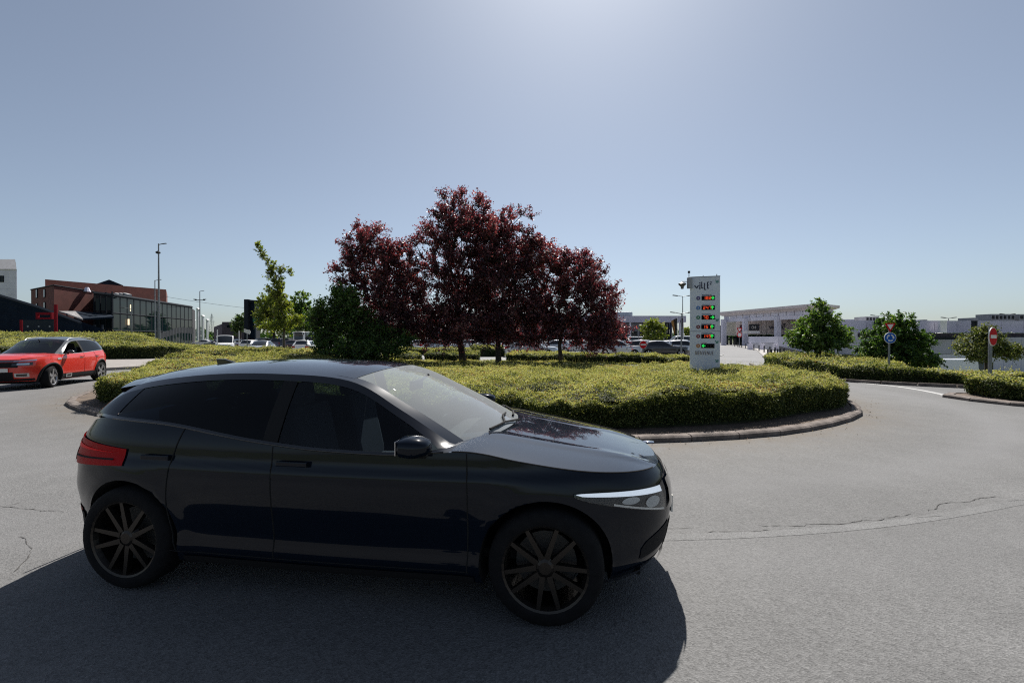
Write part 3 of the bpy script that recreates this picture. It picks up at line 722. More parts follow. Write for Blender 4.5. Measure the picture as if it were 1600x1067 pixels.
tree('small_tree', 'small spreading tree with sparse olive and reddish leaves behind the no entry sign', b, 2.3,
     [lobe(1535, 530, 23.5, 26, 14, b), lobe(1515, 546, 23.5, 20, 12, b), lobe(1560, 545, 23.6, 28, 13, b), lobe(1545, 518, 23.5, 16, 8, b), lobe(1578, 553, 23.6, 14, 8, b), lobe(1530, 556, 23.4, 18, 8, b)],
     M_OLIVE, M_BARK, ncl=210, twigs=5, per=10, leaf=.105, spread=.38, seed=47, rtrunk=.07, flat=.45, up=.2, bias=.6)
b = tb(1022, 58, 0)
tree('small_tree', 'bright green young maple among the parked cars before the grey mall wing', b, 1.2,
     [lobe(1022, 508, 58, 10, 9, b), lobe(1012, 516, 58, 9, 10, b), lobe(1030, 518, 58, 10, 10, b), lobe(1022, 526, 57.5, 15, 8, b)],
     M_LIME, M_BARK2, ncl=110, twigs=4, per=9, leaf=.26, spread=.7, seed=51, rtrunk=.1, bias=.5)
b = tb(428, 66, 0)
tree('broad_tree', 'broad yellow-green tree in the car park, left one behind the young tree', b, 1.9,
     [lobe(425, 477, 66, 20, 18, b), lobe(418, 493, 66, 20, 16, b), lobe(440, 490, 66, 18, 20, b), lobe(428, 506, 65, 26, 9, b)],
     M_LIME, M_BARK, ncl=200, twigs=4, per=10, leaf=.32, spread=.8, seed=55, rtrunk=.2, tstops=(.55, .22))
b = tb(470, 70, 0)
tree('broad_tree', 'broad dark green tree in the car park between the young tree and the bush', b, 1.9,
     [lobe(470, 474, 70, 15, 17, b), lobe(476, 492, 70, 16, 20, b), lobe(460, 492, 70, 16, 20, b), lobe(470, 508, 69, 24, 9, b), lobe(492, 500, 70, 12, 14, b)],
     M_MAPLE, M_BARK, ncl=200, twigs=4, per=10, leaf=.33, spread=.8, seed=57, rtrunk=.2)
b = tb(375, 120, 0)
tree('broad_tree', 'dark tree far off, left edge of the advertising frame', b, 2,
     [lobe(377, 503, 120, 9, 12, b), lobe(371, 511, 120, 8, 8, b)], M_BUSH, M_BARK, ncl=70, twigs=4, per=8, leaf=.5, spread=1.2, seed=59, rtrunk=.3)
b = tb(1076, 75, 0)
tree('small_tree', 'yellow-green sapling peeping out beside the tall information sign', b, 1.2, [lobe(1073, 522, 75, 6, 9, b), lobe(1076, 530, 75, 7, 6, b)], M_LIME, M_BARK2, ncl=50, twigs=4, per=8, leaf=.3, spread=.6, seed=61, rtrunk=.08)
b = tb(1262, 30, .0)
tree('shrub', 'dark low shrub under the broad maple by the mall wall', b, .2, [lobe(1293, 556, 30, 12, 8, b), lobe(1262, 557, 30, 12, 6, b)], M_BUSH, M_BARK2, ncl=60, twigs=4, per=8, leaf=.12, spread=.3, seed=63, rtrunk=.04, cat='shrub')
# a far belt of trees along the horizon: one mass
r = np.random.default_rng(77); n = 9000
ang = r.uniform(-1.25, 1.25, n); dist = r.uniform(420, 520, n); hh = 4 + 9 * vnoise(np.stack([ang * 60, dist * .02], 1), 1.0, 4)
Cc = np.stack([np.sin(ang) * dist, np.cos(ang) * dist, r.random(n) ** .7 * hh], 1)
tl = obj('distant_woods', leaf_mesh('distant_woods', Cc, r.normal(size=(n, 3)) + [0, -.6, .3], r.uniform(3, 6, n), r.uniform(.1, .7, n)), M_BUSH); tag(tl, kind='stuff')
# ------------------------------------------------------------------ buildings
M_BRICK = pm('brick_red', (.115, .033, .026), .9, noise=.22, nscale=.8, bump=.4, bscale=6)
M_SLATE = pm('slate_dark', (.010, .017, .028), .9, spec=.08, noise=.25, nscale=1.2)
M_SLATE2 = pm('slate_panel', (.030, .038, .050), .9, spec=.08, noise=.1, nscale=2)
M_REDFR = pm('red_frame', (.22, .010, .020), .8, spec=.1)
M_GLASSB = pm('facade_glass', (.004, .011, .013), .03, spec=.14)
M_MULL = pm('mullion', (.022, .026, .032), .9, spec=.08)
M_WHITEB = pm('white_cladding', (.68, .66, .75), .6, noise=.12, nscale=.35)
M_GREYB = pm('grey_cladding', (.44, .43, .52), .6, noise=.14, nscale=.4)
M_GREYR = pm('grey_roof', (.30, .30, .31), .7, noise=.15, nscale=1.5)
M_BEIGE = pm('beige_soffit', (.62, .55, .54), .7, noise=.08, nscale=.5)
M_DARKV = pm('dark_void', (.012, .012, .015), .8)
def bx(o, name, mat, pts_bottom, z0, z1, tz=None, **kw): return MB().prism(pts_bottom, z0, z1, tz).build(name, mat, o, **kw)

def wall_strip(parent, name, mat, A, B, z0, z1, n, t=.12, gap=.02, zb0=None, zb1=None, label=None):
    "a wall faced with n separate panels between ground points A and B (outer face on the line A-B, camera side)"
    A = Vector(A); B = Vector(B); d = (B - A) / n; u = d.normalized(); nn = Vector((u.y, -u.x)); out = []
    ang = math.atan2(u.y, u.x); cache = None
    for i in range(n):
        mid = A + d * (i + .5)
        if cache is None: cache = MB().box((0, t / 2, (z1 - z0) / 2), (d.length - gap, t, z1 - z0 - gap)).mesh(name)
        out.append(obj(name, cache, mat, parent, (mid.x, mid.y, z0), ang))
    return out

# --- brick building with the glass front
bk = empty('brick_building', (*at(150, 80), 0), 0, 'red brick building with a long reflecting glass front on the left', 'building')
org = Vector(bk.location)
def loc(px, d): x, y = at(px, d); return (x - org.x, y - org.y)
pA, pB, pC, pD = at(50, 92), at(84, 82), at(262, 128), at(200, 140)
def rel(p): return (p[0] - org.x, p[1] - org.y)
# lower brick block: narrow left face and the long front
L0, L1, L2 = at(49, 90), at(85, 78), at(148, 86)
zA = zof(453, 90); zB = zof(446, 78); zC = zof(456, 86)
MB().prism([rel(L0), rel(L1), rel(L2), rel(at(150, 100)), rel(at(70, 108))], 0, zA, [zA, zB, zC, zC, zA]).build('wall', M_BRICK, bk)
cp = MB()
for a_, b_, za, zb2 in ((L0, L1, zA, zB), (L1, L2, zB, zC)):
    a3 = Vector((*rel(a_), za)); b3 = Vector((*rel(b_), zb2)); cp.tube(a3 + Vector((0, -.06, .03)), b3 + Vector((0, -.06, .03)), .12, .12, 4)
cp.build('coping', M_MULL, bk)
# high brick block behind
H0, H1 = at(71, 100), at(260, 132)
z0_, z1_ = zof(436.5, 100), zof(452.5, 132)
MB().prism([rel(H0), rel(H1), rel(at(262, 150)), rel(at(80, 125))], 0, z0_, [z0_, z1_, z1_, z0_]).build('wall', M_BRICK, bk)
g0, g1, gm2 = at(150, 116), at(193, 122), at(171, 119)
MB().slab([(*rel(g0), zof(444, 116)), (*rel(g1), zof(446, 122)), (*rel(gm2), zof(437, 119))], (-5.3, 6, 0)).build('roof_gable', M_SLATE, bk)
MB().tube((*rel(at(136.5, 84)), zof(456, 84)), (*rel(at(136.5, 84)), zof(449, 84)), .55, .25, 8).build('chimney', M_WHITEB, bk)
# windows in the narrow face
u = (Vector(L1) - Vector(L0)); 
for f_, py0, py1 in ((.30, 452, 466), (.64, 452, 465), (.30, 474, 482), (.64, 472, 482)):
    p = Vector(L0) + u * f_; dd = 90 - 12 * f_; za, zb2 = zof(py1, dd), zof(py0, dd); un = u.normalized(); nn = Vector((un.y, -un.x))
    w = MB().box((0, 0, 0), (1.2, .25, zb2 - za)).build('window', M_MULL, bk, (p.x - org.x, p.y - org.y, (za + zb2) / 2), math.atan2(un.y, un.x))
    MB().box((0, -.11, 0), (1.0, .06, zb2 - za - .2)).build('pane', M_GLASSB, w)
# glass front: recessed dark entrance bay, then the long glazed wall running away
E0, E1, E2 = at(148, 80), at(176, 77), at(300, 112)
zE0, zE1, zE2 = zof(458, 80), zof(461, 77), zof(480, 112)
MB().prism([rel(at(148, 82)), rel(at(176, 79.5)), rel(at(300, 114)), rel(at(305, 122)), rel(at(150, 96))], 0, zE0, [zof(459, 82), zof(462.5, 79.5), zof(482, 114), zof(482, 114), zof(459, 82)]).build('core_wall', M_DARKV, bk)
rfm = MB()
for a_, b_, za, zb2 in ((E0, E1, zE0, zE1), (E1, E2, zE1, zE2)): rfm.tube((*rel(a_), za), (*rel(b_), zb2), .28, .28, 4)
rfm.build('roof_edge', M_MULL, bk)
npn = 15; nrow = 3
Va = Vector(E1); Vb = Vector(E2); pane_cache = {}
for i in range(npn):
    a2 = Va + (Vb - Va) * (i / npn); b2 = Va + (Vb - Va) * ((i + 1) / npn); ta, tb2 = zE1 + (zE2 - zE1) * i / npn, zE1 + (zE2 - zE1) * (i + 1) / npn
    for j in range(nrow):
        fa0, fa1 = j / nrow, (j + 1) / nrow; g_ = .07; e = (b2 - a2).normalized() * g_
        m = MB().slab([(*rel(a2 + e), ta * fa0 + g_), (*rel(b2 - e), tb2 * fa0 + g_), (*rel(b2 - e), tb2 * fa1 - g_ - .1), (*rel(a2 + e), ta * fa1 - g_ - .1)], (-.12, .05, 0)); m.build('pane', M_GLASSB, bk)
mu = MB()
for i in range(npn + 1):
    a2 = Va + (Vb - Va) * (i / npn); mu.box((*rel(a2), (zE1 + (zE2 - zE1) * i / npn) / 2), (.09, .22, zE1 + (zE2 - zE1) * i / npn))
for j in (1, 2): mu.tube((*rel(Va), zE1 * j / nrow), (*rel(Vb), zE2 * j / nrow), .10, .10, 4)
mu.build('mullion', M_MULL, bk)
for i, f_ in enumerate((.0, .33, .66, 1.0)):
    p = Vector(E0) + (Vector(E1) - Vector(E0)) * f_; MB().box((*rel(p), zE0 / 2), (.16, .2, zE0 - .1)).build('entrance_post', M_MULL, bk)
for f_ in (.20, .5, .8):
    p = Vector(E0) + (Vector(E1) - Vector(E0)) * f_
    for z0q, z1q in ((3.4, 6.0), (6.4, zE0 - 1.0)): MB().box((*rel(p), (z0q + z1q) / 2), (.72, .06, z1q - z0q)).build('pane', M_GLASSB, bk)
warm = pm('warm_lamp', (.8, .7, .5), .5, emit=(1, .78, .5), estr=.8)
for px, py0, py1, d_ in ((210, 477, 487, 84), (207.5, 499, 508, 83), (269.5, 500, 509, 101)):
    x, y = at(px, d_); x -= 0; MB().box((x - org.x + .25, y - org.y - 1.2, (zof(py0, d_) + zof(py1, d_)) / 2), (.22, .12, (py1 - py0) * d_ / F)).build('light_strip', warm, bk)
# canopy over the entrance
MB().slab([(*rel(at(122, 70)), zof(500.5, 70)), (*rel(at(178, 72)), zof(497, 72)), (*rel(at(170, 80)), zof(492, 80)), (*rel(at(118, 80)), zof(488, 80))], (0, 0, .25)).build('canopy', M_SLATE, bk)
for px in (136, 148, 160):
    x, y = at(px, 73); MB().box((x - org.x, y - org.y, 1.9), (.25, .25, 3.8)).build('canopy_post', M_SLATE2, bk)
for px in (186, 193, 199):
    x, y = at(px, 88); MB().box((x - org.x, y - org.y, zof(461, 88)), (1.0, 1.0, .5), ry=.3).build('roof_light', M_GREYR, bk)
# ramp railing by the glass front
rl = empty('railing', (*at(275, 66), 0), 0, 'grey mesh railing at the foot of the glass front', 'railing')
p0, p1 = Vector(at(250, 62)), Vector(at(302, 70)); ro = Vector(rl.location)
for i in range(12):
    p = p0 + (p1 - p0) * i / 11; zt2 = zof(520, 62) + (zof(512, 70) - zof(520, 62)) * min(1, i / 6)
    MB().box((p.x - ro.x, p.y - ro.y, zt2 / 2), (.07, .07, zt2)).build('post', M_POLE, rl)
for i in range(11):
    p = p0 + (p1 - p0) * (i + .5) / 11; zt2 = zof(520, 62) + (zof(512, 70) - zof(520, 62)) * min(1, (i + .5) / 6)
    MB().box((p.x - ro.x, p.y - ro.y, zt2 - .45), ((p1 - p0).length / 11 - .1, .03, .8), rz=math.atan2((p1 - p0).y, (p1 - p0).x)).build('panel', pm('mesh_panel', (.055, .06, .065), .9, spec=.1), rl)

# --- dark slate-roofed building
sl = empty('slate_building', (*at(60, 50), 0), 0, 'low dark building with a great sloping slate roof behind the red frame', 'building')
so = Vector(sl.location)
def rl2(px, d): x, y = at(px, d); return (x - so.x, y - so.y)
m = MB()
poly = [(-260, 445), (0, 462.5), (62, 481), (128, 505), (135, 524), (-260, 524)]
fr = [(*rl2(px, 50), max(0, zof(py, 50)) if py < 524 else 0.0) for px, py in poly]
m.slab(fr, (-15, 14, 0)); m.build('wall', M_SLATE, sl)
edge = MB()
for (a_, b_) in ((0, 1), (1, 2), (2, 3)): edge.tube(Vector(fr[a_]) + Vector((0, -.12, .06)), Vector(fr[b_]) + Vector((0, -.12, .06)), .16, .16, 4)
edge.build('roof_edge', M_SLATE2, sl)
# slates near the verge read as courses
cz = MB()
for j in range(7):
    o_ = .55 * (j + 1)
    for (a_, b_) in ((1, 2), (2, 3)):
        A3 = Vector(fr[a_]) + Vector((0, -.04, -o_)); B3 = Vector(fr[b_]) + Vector((0, -.04, -o_))
        if B3.z > .3: cz.tube(A3, B3, .025, .025, 4)
cz.build('slate_courses', M_SLATE2, sl)
MB().slab([(*rl2(92, 55), zof(488, 55)), (*rl2(118, 57), zof(488, 57)), (*rl2(130, 56), zof(500, 56)), (*rl2(106, 54), zof(492, 54))], (0, 0, .15)).build('pale_roof_panel', pm('shingle_pale', (.16, .15, .15), .8, noise=.4, nscale=6), sl)
MB().slab([(*rl2(92, 54), zof(491, 54)), (*rl2(170, 56), zof(517, 56)), (*rl2(170, 56), 0), (*rl2(92, 54), 0)], (-6.2, 6, -.4)).build('wing', M_SLATE, sl)

# --- red frame gate with its dark panel
gt = empty('entrance_frame', (*at(60, 44), 0), 0, 'red steel frame with a dark panel before the slate roofed building', 'gate')
go_ = Vector(gt.location); zr_ = lambda py: zof(py, 44)
def gx_(px): return at(px, 44)[0] - go_.x
for px, pt, w in ((33.5, 500, .22), (87.5, 476, .28)): MB().box((gx_(px), 0, zr_(pt) / 2), (w, .10, zr_(pt))).build('red_post', M_REDFR, gt)
for px0, px1, p0_, p1_ in ((53, 78, 488, 491.5), (53, 78, 496, 498.5), (53, 55, 491.5, 496), (76, 78, 491.5, 496)): MB().box(((gx_(px0) + gx_(px1)) / 2, .3, (zr_(p0_) + zr_(p1_)) / 2), (gx_(px1) - gx_(px0), .25, zr_(p0_) - zr_(p1_))).build('red_rail', M_REDFR, gt)
MB().box(((gx_(36) + gx_(84)) / 2, .1, zr_(500) / 2), (gx_(84) - gx_(36), .2, zr_(500))).build('panel', M_SLATE2, gt)
for px in (44, 61, 78): MB().lathe([(.001, 0), (.09, 0), (.09, .05)], n=10, axis='Y').build('bolt', M_GREYR, gt, (gx_(px), -.03, zr_(510)))

# --- pale tower block
tw = empty('tower_block', (*at(5, 120), 0), 0, 'pale tower block with a grey pitched roof at the left edge', 'building')
to = Vector(tw.location); fx = lambda px: at(px, 120)[0] - to.x
wt = zof(421, 120)
MB().prism([(fx(-60), 0), (fx(27), 0), (fx(27) - 11.5, 10), (fx(-60) - 11, 10)], 0, wt).build('wall', M_WHITEB, tw)
for i in range(9): MB().box(((fx(-60) + fx(27)) / 2, -.03, wt - 1.4 - i * 1.5), (fx(27) - fx(-60), .06, 1.44)).build('panel', M_WHITEB, tw)
MB().slab([(fx(-62), -.4, wt), (fx(28), -.4, wt), (fx(24) - 4.5, 4, zof(406, 124)), (fx(-62) - 4.5, 4, zof(406, 124))], (0, .2, .15)).build('roof', M_GREYR, tw)
MB().slab([(fx(-62) - 11, 10.4, wt), (fx(28) - 11.5, 10.4, wt), (fx(24) - 4.5, 4.4, zof(406, 120)), (fx(-62) - 4.5, 4.4, zof(406, 120))], (0, -.2, .15)).build('roof', M_GREYR, tw)
MB().box((fx(3), -.08, zof(436, 120)), (1.5, .1, 1.7)).build('window', M_MULL, tw)
for dx in (-.36, .36): MB().box((fx(3) + dx, -.14, zof(436, 120)), (.6, .05, 1.4)).build('pane', M_GLASSB, tw)

# --- advertising frame in the left car park
ad = empty('advertising_frame', (*at(420, 78), 0), 0, 'big dark advertising frame with an orange edged poster in the car park', 'billboard')
ao = Vector(ad.location); ax = lambda px: at(px, 78)[0] - ao.x; az = lambda py: zof(py, 78)
MB().box((ax(386.5), 0, az(468) / 2), (ax(389.5) - ax(383.5), .8, az(468))).build('post', M_MULL, ad)
MB().box((ax(393), .5, az(472) / 2), (ax(397) - ax(389.6), .4, az(472))).build('side_panel', M_SLATE, ad)
MB().slab([(ax(389.5), -.2, az(468.5)), (ax(470), -.2, az(474)), (ax(470), -.2, az(477)), (ax(389.5), -.2, az(472))], (0, .9, 0)).build('top_beam', M_MULL, ad)
MB().box((ax(468), 0, az(476) / 2), (.6, .8, az(476))).build('post', M_MULL, ad)
MB().box(((ax(397) + ax(465)) / 2, .3, (az(474) + az(512)) / 2), (ax(465) - ax(397), .2, az(474) - az(512))).build('back_board', pm('board_grey', (.16, .17, .18), .6), ad)
MB().box(((ax(397) + ax(430)) / 2, .15, (az(493) + az(511)) / 2), (ax(430) - ax(397), .06, az(493) - az(511))).build('poster_orange', pm('poster_orange', (.40, .16, .05), .6), ad)
MB().box(((ax(397) + ax(430)) / 2, .11, (az(496) + az(508)) / 2), (ax(430) - ax(397), .04, az(496) - az(508))).build('poster_white', M_SWHITE, ad)
MB().lathe([(.001, 0), (.7, 0), (.7, .03)], n=16, axis='Y').build('poster_green', pm('poster_green', (.03, .16, .09), .6), ad, (ax(401), .05, az(500)))

# --- dark sheds, stacks and pylons far left
sh = empty('dark_shed', (*at(365, 140), 0), 0, 'low dark shed beyond the white van', 'building')
s0 = Vector(sh.location); q2 = lambda px: at(px, 140)[0] - s0.x
MB().box(((q2(347) + q2(384)) / 2, 4, zof(503, 140) / 2), (q2(384) - q2(347), 8, zof(503, 140))).build('wall', pm('shed_grey', (.05, .05, .06), .7), sh)
MB().slab([(q2(334), 0, zof(511, 140)), (q2(347), 0, zof(506, 140)), (q2(347), 0, 0), (q2(334), 0, 0)], (0, 8, 0)).build('side_wing', pm('shed_pale', (.13, .13, .15), .7), sh)
MB().box((q2(359), -.2, zof(510, 140)), (1.4, .2, .8)).build('window', M_GLASSB, sh)
M_STACK = pm('stack_white', (.55, .56, .60), .6)
for px, pt, w, lab in ((309.5, 483, 5, 'broadest pale stack on the far horizon, behind the thin lamp mast'), (317, 494, 4.5, 'pale tapering stack right of the thin lamp mast'), (324, 500, 3.5, 'short grey stack right of the tapering stack'), (303.5, 501, 3, 'slim pale stack next to the glass front')):
    x, y = at(px, 330); H = zof(pt, 330); tag(MB().box((0, 0, H / 2), (w * 330 / F * .55, 1.5, H)).slab([(-w * .2, -1.2, H), (w * .2, -1.2, H), (w * .05, -1.2, H + .8)], (0, 2.4, 0)).build('far_stack', M_STACK, None, (x, y, 0)), lab, 'stack', 'pale stacks on the horizon')
x, y = at(331, 420); py_ = empty('pylon', (x, y, 0), 0, 'faint lattice pylon on the far horizon', 'pylon'); H = zof(491, 420); m = MB()
for sx_ in (-1, 1):
    for sy_ in (-1, 1): m.tube((sx_ * 2.2, sy_ * 2.2, 0), (sx_ * .3, sy_ * .3, H), .16, .12, 4)
for z in np.linspace(1, H * .95, 9): w_ = 2.2 - 1.9 * z / H; m.box((0, -w_, z), (2 * w_, .15, .15)).tube((-w_, -w_, z), (w_ * .9, -w_ * .9, z + H / 10), .08, .08, 4)
m.build('lattice', pm('pylon_grey', (.28, .30, .33), .7), py_); MB().box((0, 0, H * .72), (6, .25, .25)).box((0, 0, H * .88), (4.4, .25, .25)).build('crossarm', pm('pylon_grey', (.28, .30, .33), .7), py_)

# --- grey mall wing in the middle
gw = empty('mall_wing', (*at(1000, 125), 0), 0, 'grey mall wing with a deep fascia and columns behind the parked cars', 'building')
w0 = Vector(gw.location); q3 = lambda px, d=125: at(px, d)[0] - w0.x; z3 = lambda py: zof(py, 125)
MB().box(((q3(660) + q3(1072)) / 2, 8, (z3(493.5) + z3(503.5)) / 2), (q3(1072) - q3(660), 16, z3(493.5) - z3(503.5))).build('fascia', M_GREYB, gw)
MB().box(((q3(660) + q3(1045)) / 2, 9, z3(503.5) / 2), (q3(1045) - q3(660), 12, z3(503.5) - .05)).build('wall', pm('wing_wall', (.18, .18, .21), .6, noise=.15, nscale=.3), gw)
for i in range(22):
    px = 690 + i * 16
    if px > 1040: continue
    MB().box((q3(px), 2.9, 2.0), (2.1, .15, 3.2)).build('shop_window', M_GLASSB, gw)
for i, px in enumerate(range(700, 1072, 26)): MB().tube((q3(px), .9, 0), (q3(px), .9, z3(503.5)), .28, .28, 10).build('column', M_WHITEB, gw)
for px in (1048, 1052, 1056, 1064): MB().box((q3(px), 4, z3(503.5) / 2), (.5, .5, z3(503.5))).build('fin', M_MULL, gw)
MB().box((q3(1028), 2.8, z3(510)), (4, .2, 2.6)).build('poster', pm('poster_lilac', (.30, .28, .36), .6), gw)
MB().box(((q3(930) + q3(992)) / 2, 8, (z3(485.5) + z3(493.5)) / 2), (q3(998) - q3(930), 8, z3(485.5) - z3(493.5) - .06)).build('roof_pod', pm('pod_glass', (.28, .33, .37), .3), gw, bevel=.45)
tag(MB().box((0, 0, .6), (at(1078, 95)[0] - at(900, 95)[0], .3, 1.2)).build('parapet_wall', M_WHITEB, None, (at(989, 95)[0], 95, 0)), 'long low white wall at the back of the car park before the grey wing', 'wall')

# --- mall entrance with the big canopy
me_ = empty('mall_entrance', (*at(1200, 95), 0), 0, 'white mall entrance hall with a wide overhanging roof, right of the tall sign', 'building')
mo = Vector(me_.location)
def r4(px, d): x, y = at(px, d); return (x - mo.x, y - mo.y)
cL, cR, cS = (1122, 110), (1276, 87), (1311, 100)
zt = lambda py, d: zof(py, d)
# roof slab: soffit and fascia
rt = [(*r4(1121, 110), zt(488, 110)), (*r4(1276, 86), zt(474, 86)), (*r4(1312, 96), zt(477.5, 96)), (*r4(1190, 135), zt(490, 135))]
MB().slab(rt, (0, 0, -.5)).build('roof', M_BEIGE, me_)
so_ = [(*r4(1128, 109), zt(494, 109)), (*r4(1270, 88), zt(483.5, 88)), (*r4(1304, 97), zt(484, 97)), (*r4(1190, 133), zt(494, 133))]
m = MB(); V = [(x, y, z - .5) for x, y, z in rt] + so_; m.add(V, [(0, 1, 5, 4), (1, 2, 6, 5), (2, 3, 7, 6), (3, 0, 4, 7)]); m.build('soffit', M_BEIGE, me_)
a2, b2 = Vector(r4(1131, 109)), Vector(r4(1268, 89)); c2_ = Vector(r4(1302, 98))
def band4(nm, mat, pa, pb, pya, pyb, da, db, npan, t=.4):
    A_ = Vector(pa); B_ = Vector(pb)
    for i in range(npan):
        f0, f1 = i / npan, (i + 1) / npan; g_ = .004; zf = lambda f, k: zt(pya[k] + (pyb[k] - pya[k]) * f, da + (db - da) * f)
        P0 = A_ + (B_ - A_) * (f0 + g_); P1 = A_ + (B_ - A_) * (f1 - g_)
        MB().slab([(*P0, zf(f0, 1)), (*P1, zf(f1, 1)), (*P1, zf(f1, 0)), (*P0, zf(f0, 0))], (.12, t, 0)).build(nm, mat, me_)
band4('panel', M_WHITEB, a2, b2, (493, 499), (483, 492), 109, 89, 12)
band4('beam', M_WHITEB, a2 + Vector((0, -.3)), b2 + Vector((0, -.3)), (498.6, 503.5), (491.5, 498), 109, 89, 3)
band4('panel', M_GREYB, b2, c2_, (483, 521), (484, 521), 89, 98, 6)
for px, d_, w, pt in ((1130.5, 108, .95, 499), (1164, 103, .9, 497), (1215, 96, .95, 494), (1268, 89, .9, 492)):
    x, y = r4(px, d_); zz = zt(pt, d_); MB().box((x, y, zz / 2), (w, w, zz)).build('column', M_WHITEB, me_)
# recessed back wall with its lettering
bw0, bw1 = Vector(r4(1150, 116)), Vector(r4(1290, 100))
for i in range(16):
    P0 = bw0 + (bw1 - bw0) * (i / 16 + .002); P1 = bw0 + (bw1 - bw0) * ((i + 1) / 16 - .002); MB().slab([(*P0, 2.6), (*P1, 2.6), (*P1, zt(492, 110)), (*P0, zt(492, 110))], (.1, .4, 0)).build('panel', M_BEIGE, me_)
MB().slab([(*bw0, 0), (*bw1, 0), (*bw1, 2.55), (*bw0, 2.55)], (.1, .4, 0)).build('shopfront', M_GLASSB, me_)
MB().box((*r4(1143.5, 119), 2.6 + 1.6), (2.9, .3, 3.6)).build('panel', pm('cream_panel', (.55, .55, .52), .6), me_)
MB().box((*r4(1142, 114), zt(523.5, 114)), (3.6, 1.4, .35)).build('door_canopy', M_SWHITE, me_); MB().box((*r4(1174, 98), zt(519, 98)), (2.9, 1.2, .45)).build('door_canopy', M_SWHITE, me_)
for px in (1136, 1142, 1148): MB().box((*r4(px, 116), 1.1), (.75, .2, 2.2)).build('door', M_GLASSB, me_)
MB().box((*r4(1124, 112), zt(522, 112)), (.9, 1.2, 4.2)).build('dark_fin', M_DARKV, me_)
wdir = (bw1 - bw0).normalized(); wang = math.atan2(wdir.y, wdir.x)
def wall_pt(px):
    d0 = (Vector((px - 800, F)).normalized()); A_ = Vector((bw0.x + mo.x, bw0.y + mo.y)); den = d0.x * wdir.y - d0.y * wdir.x
    t_ = (A_.x * wdir.y - A_.y * wdir.x) / den; p = d0 * t_; return p, p.y
def wall_text(body, px, py, hpx, mat, nm, sxx=1.0):
    p, d_ = wall_pt(px); o_ = text_obj(nm, body, mat, me_, hpx * d_ / F * 1.35, .03); nv = Vector((wdir.y, -wdir.x))
    o_.location = (p.x - mo.x + nv.x * .16, p.y - mo.y + nv.y * .16, zof(py, d_)); o_.rotation_euler = (PI / 2, 0, wang); o_.scale = (sxx, 1, 1); return o_
def wall_board(px, py, wpx, hpx, mat, nm, off=.1):
    p, d_ = wall_pt(px); nv = Vector((wdir.y, -wdir.x)); return MB().box((0, 0, 0), (wpx * d_ / F / abs(wdir.x) * .9, .12, hpx * d_ / F)).build(nm, mat, me_, (p.x - mo.x + nv.x * off, p.y - mo.y + nv.y * off, zof(py, d_)), wang)
wall_board(1178.5, 511.5, 10, 9.5, pm('board_navy', (.01, .016, .03), .5), 'number_board'); wall_text('04', 1178.5, 511.7, 5.5, M_SWHITE, 'number_text')
wall_board(1161.5, 512.5, 7, 9.5, pm('board_bordeaux', (.08, .01, .02), .5), 'shop_board'); wall_text('S', 1162.5, 511.5, 5, M_SWHITE, 'shop_text')
wall_text('viLLE', 1214, 511, 8.5, M_INK, 'wall_word', .95); wall_text('2', 1226.5, 507.5, 4.5, M_INK, 'wall_word')

# --- white raised walkway in front of it
wk = empty('walkway', (*at(1195, 62), 0), 0, 'white walled raised walkway on columns below the mall entrance', 'walkway')
ko = Vector(wk.location)
def r5(px, d): x, y = at(px, d); return (x - ko.x, y - ko.y)
MB().slab([(*r5(1171, 66), zof(526, 66)), (*r5(1216, 56), zof(526, 56)), (*r5(1216, 56), zof(536, 56)), (*r5(1171, 66), zof(536, 66))], (.05, .4, 0)).build('parapet', M_WHITEB, wk)
MB().slab([(*r5(1216.3, 56), zof(526, 56)), (*r5(1300, 54), zof(527.5, 54)), (*r5(1300, 54), -2.6), (*r5(1216.3, 56), -2.6)], (.05, .4, 0)).build('side_wall', M_WHITEB, wk)
for px, d_ in ((1173, 65.5), (1191, 61.5), (1213.5, 56.6)): x, y = r5(px, d_); MB().box((x, y + .15, -.1 + zof(536, d_) / 2 - .6), (.55, .5, zof(536, d_) + 1.2)).build('column', M_WHITEB, wk)
MB().slab([(*r5(1172, 72), zof(536, 72)), (*r5(1216, 64), zof(537, 64)), (*r5(1216, 64), -1), (*r5(1172, 72), -1)], (.05, .3, 0)).build('back_wall', pm('walkway_pale', (.48, .48, .53), .7), wk)
MB().slab([(*r5(1219, 50), zof(541, 50)), (*r5(1252, 46), zof(549, 46)), (*r5(1252, 46), -.5), (*r5(1219, 50), -.5)], (.05, .3, 0)).build('ramp_wall', pm('ramp_grey', (.09, .09, .10), .8), wk)

# --- long mall wall on the right
mw = empty('mall_building', (*at(1460, 52), -2.5), 0, 'long pale grey mall building with panelled walls and roof deck on the right', 'building')
w4 = Vector(mw.location)
def r6(px, d): x, y = at(px, d); return (x - w4.x, y - w4.y)
def wz(py, d): return zof(py, d) + 2.5
D1 = 50.0
A6, B6 = r6(1288, D1), r6(1700, D1 + 2)
MB().prism([A6, B6, r6(1700, D1 + 30), r6(1288, D1 + 30)], -.5, wz(526, D1) - .1).build('core_wall', M_GREYB, mw)
n6 = 30
wall_strip(mw, 'panel', M_WHITEB, (A6[0], A6[1] - .16), (B6[0], B6[1] - .16), 0, 2.35, n6, .12, .035)
wall_strip(mw, 'panel', M_GREYB, (A6[0], A6[1] - .16), (B6[0], B6[1] - .16), 2.38, wz(526, D1) - .05, n6 // 2, .12, .035)
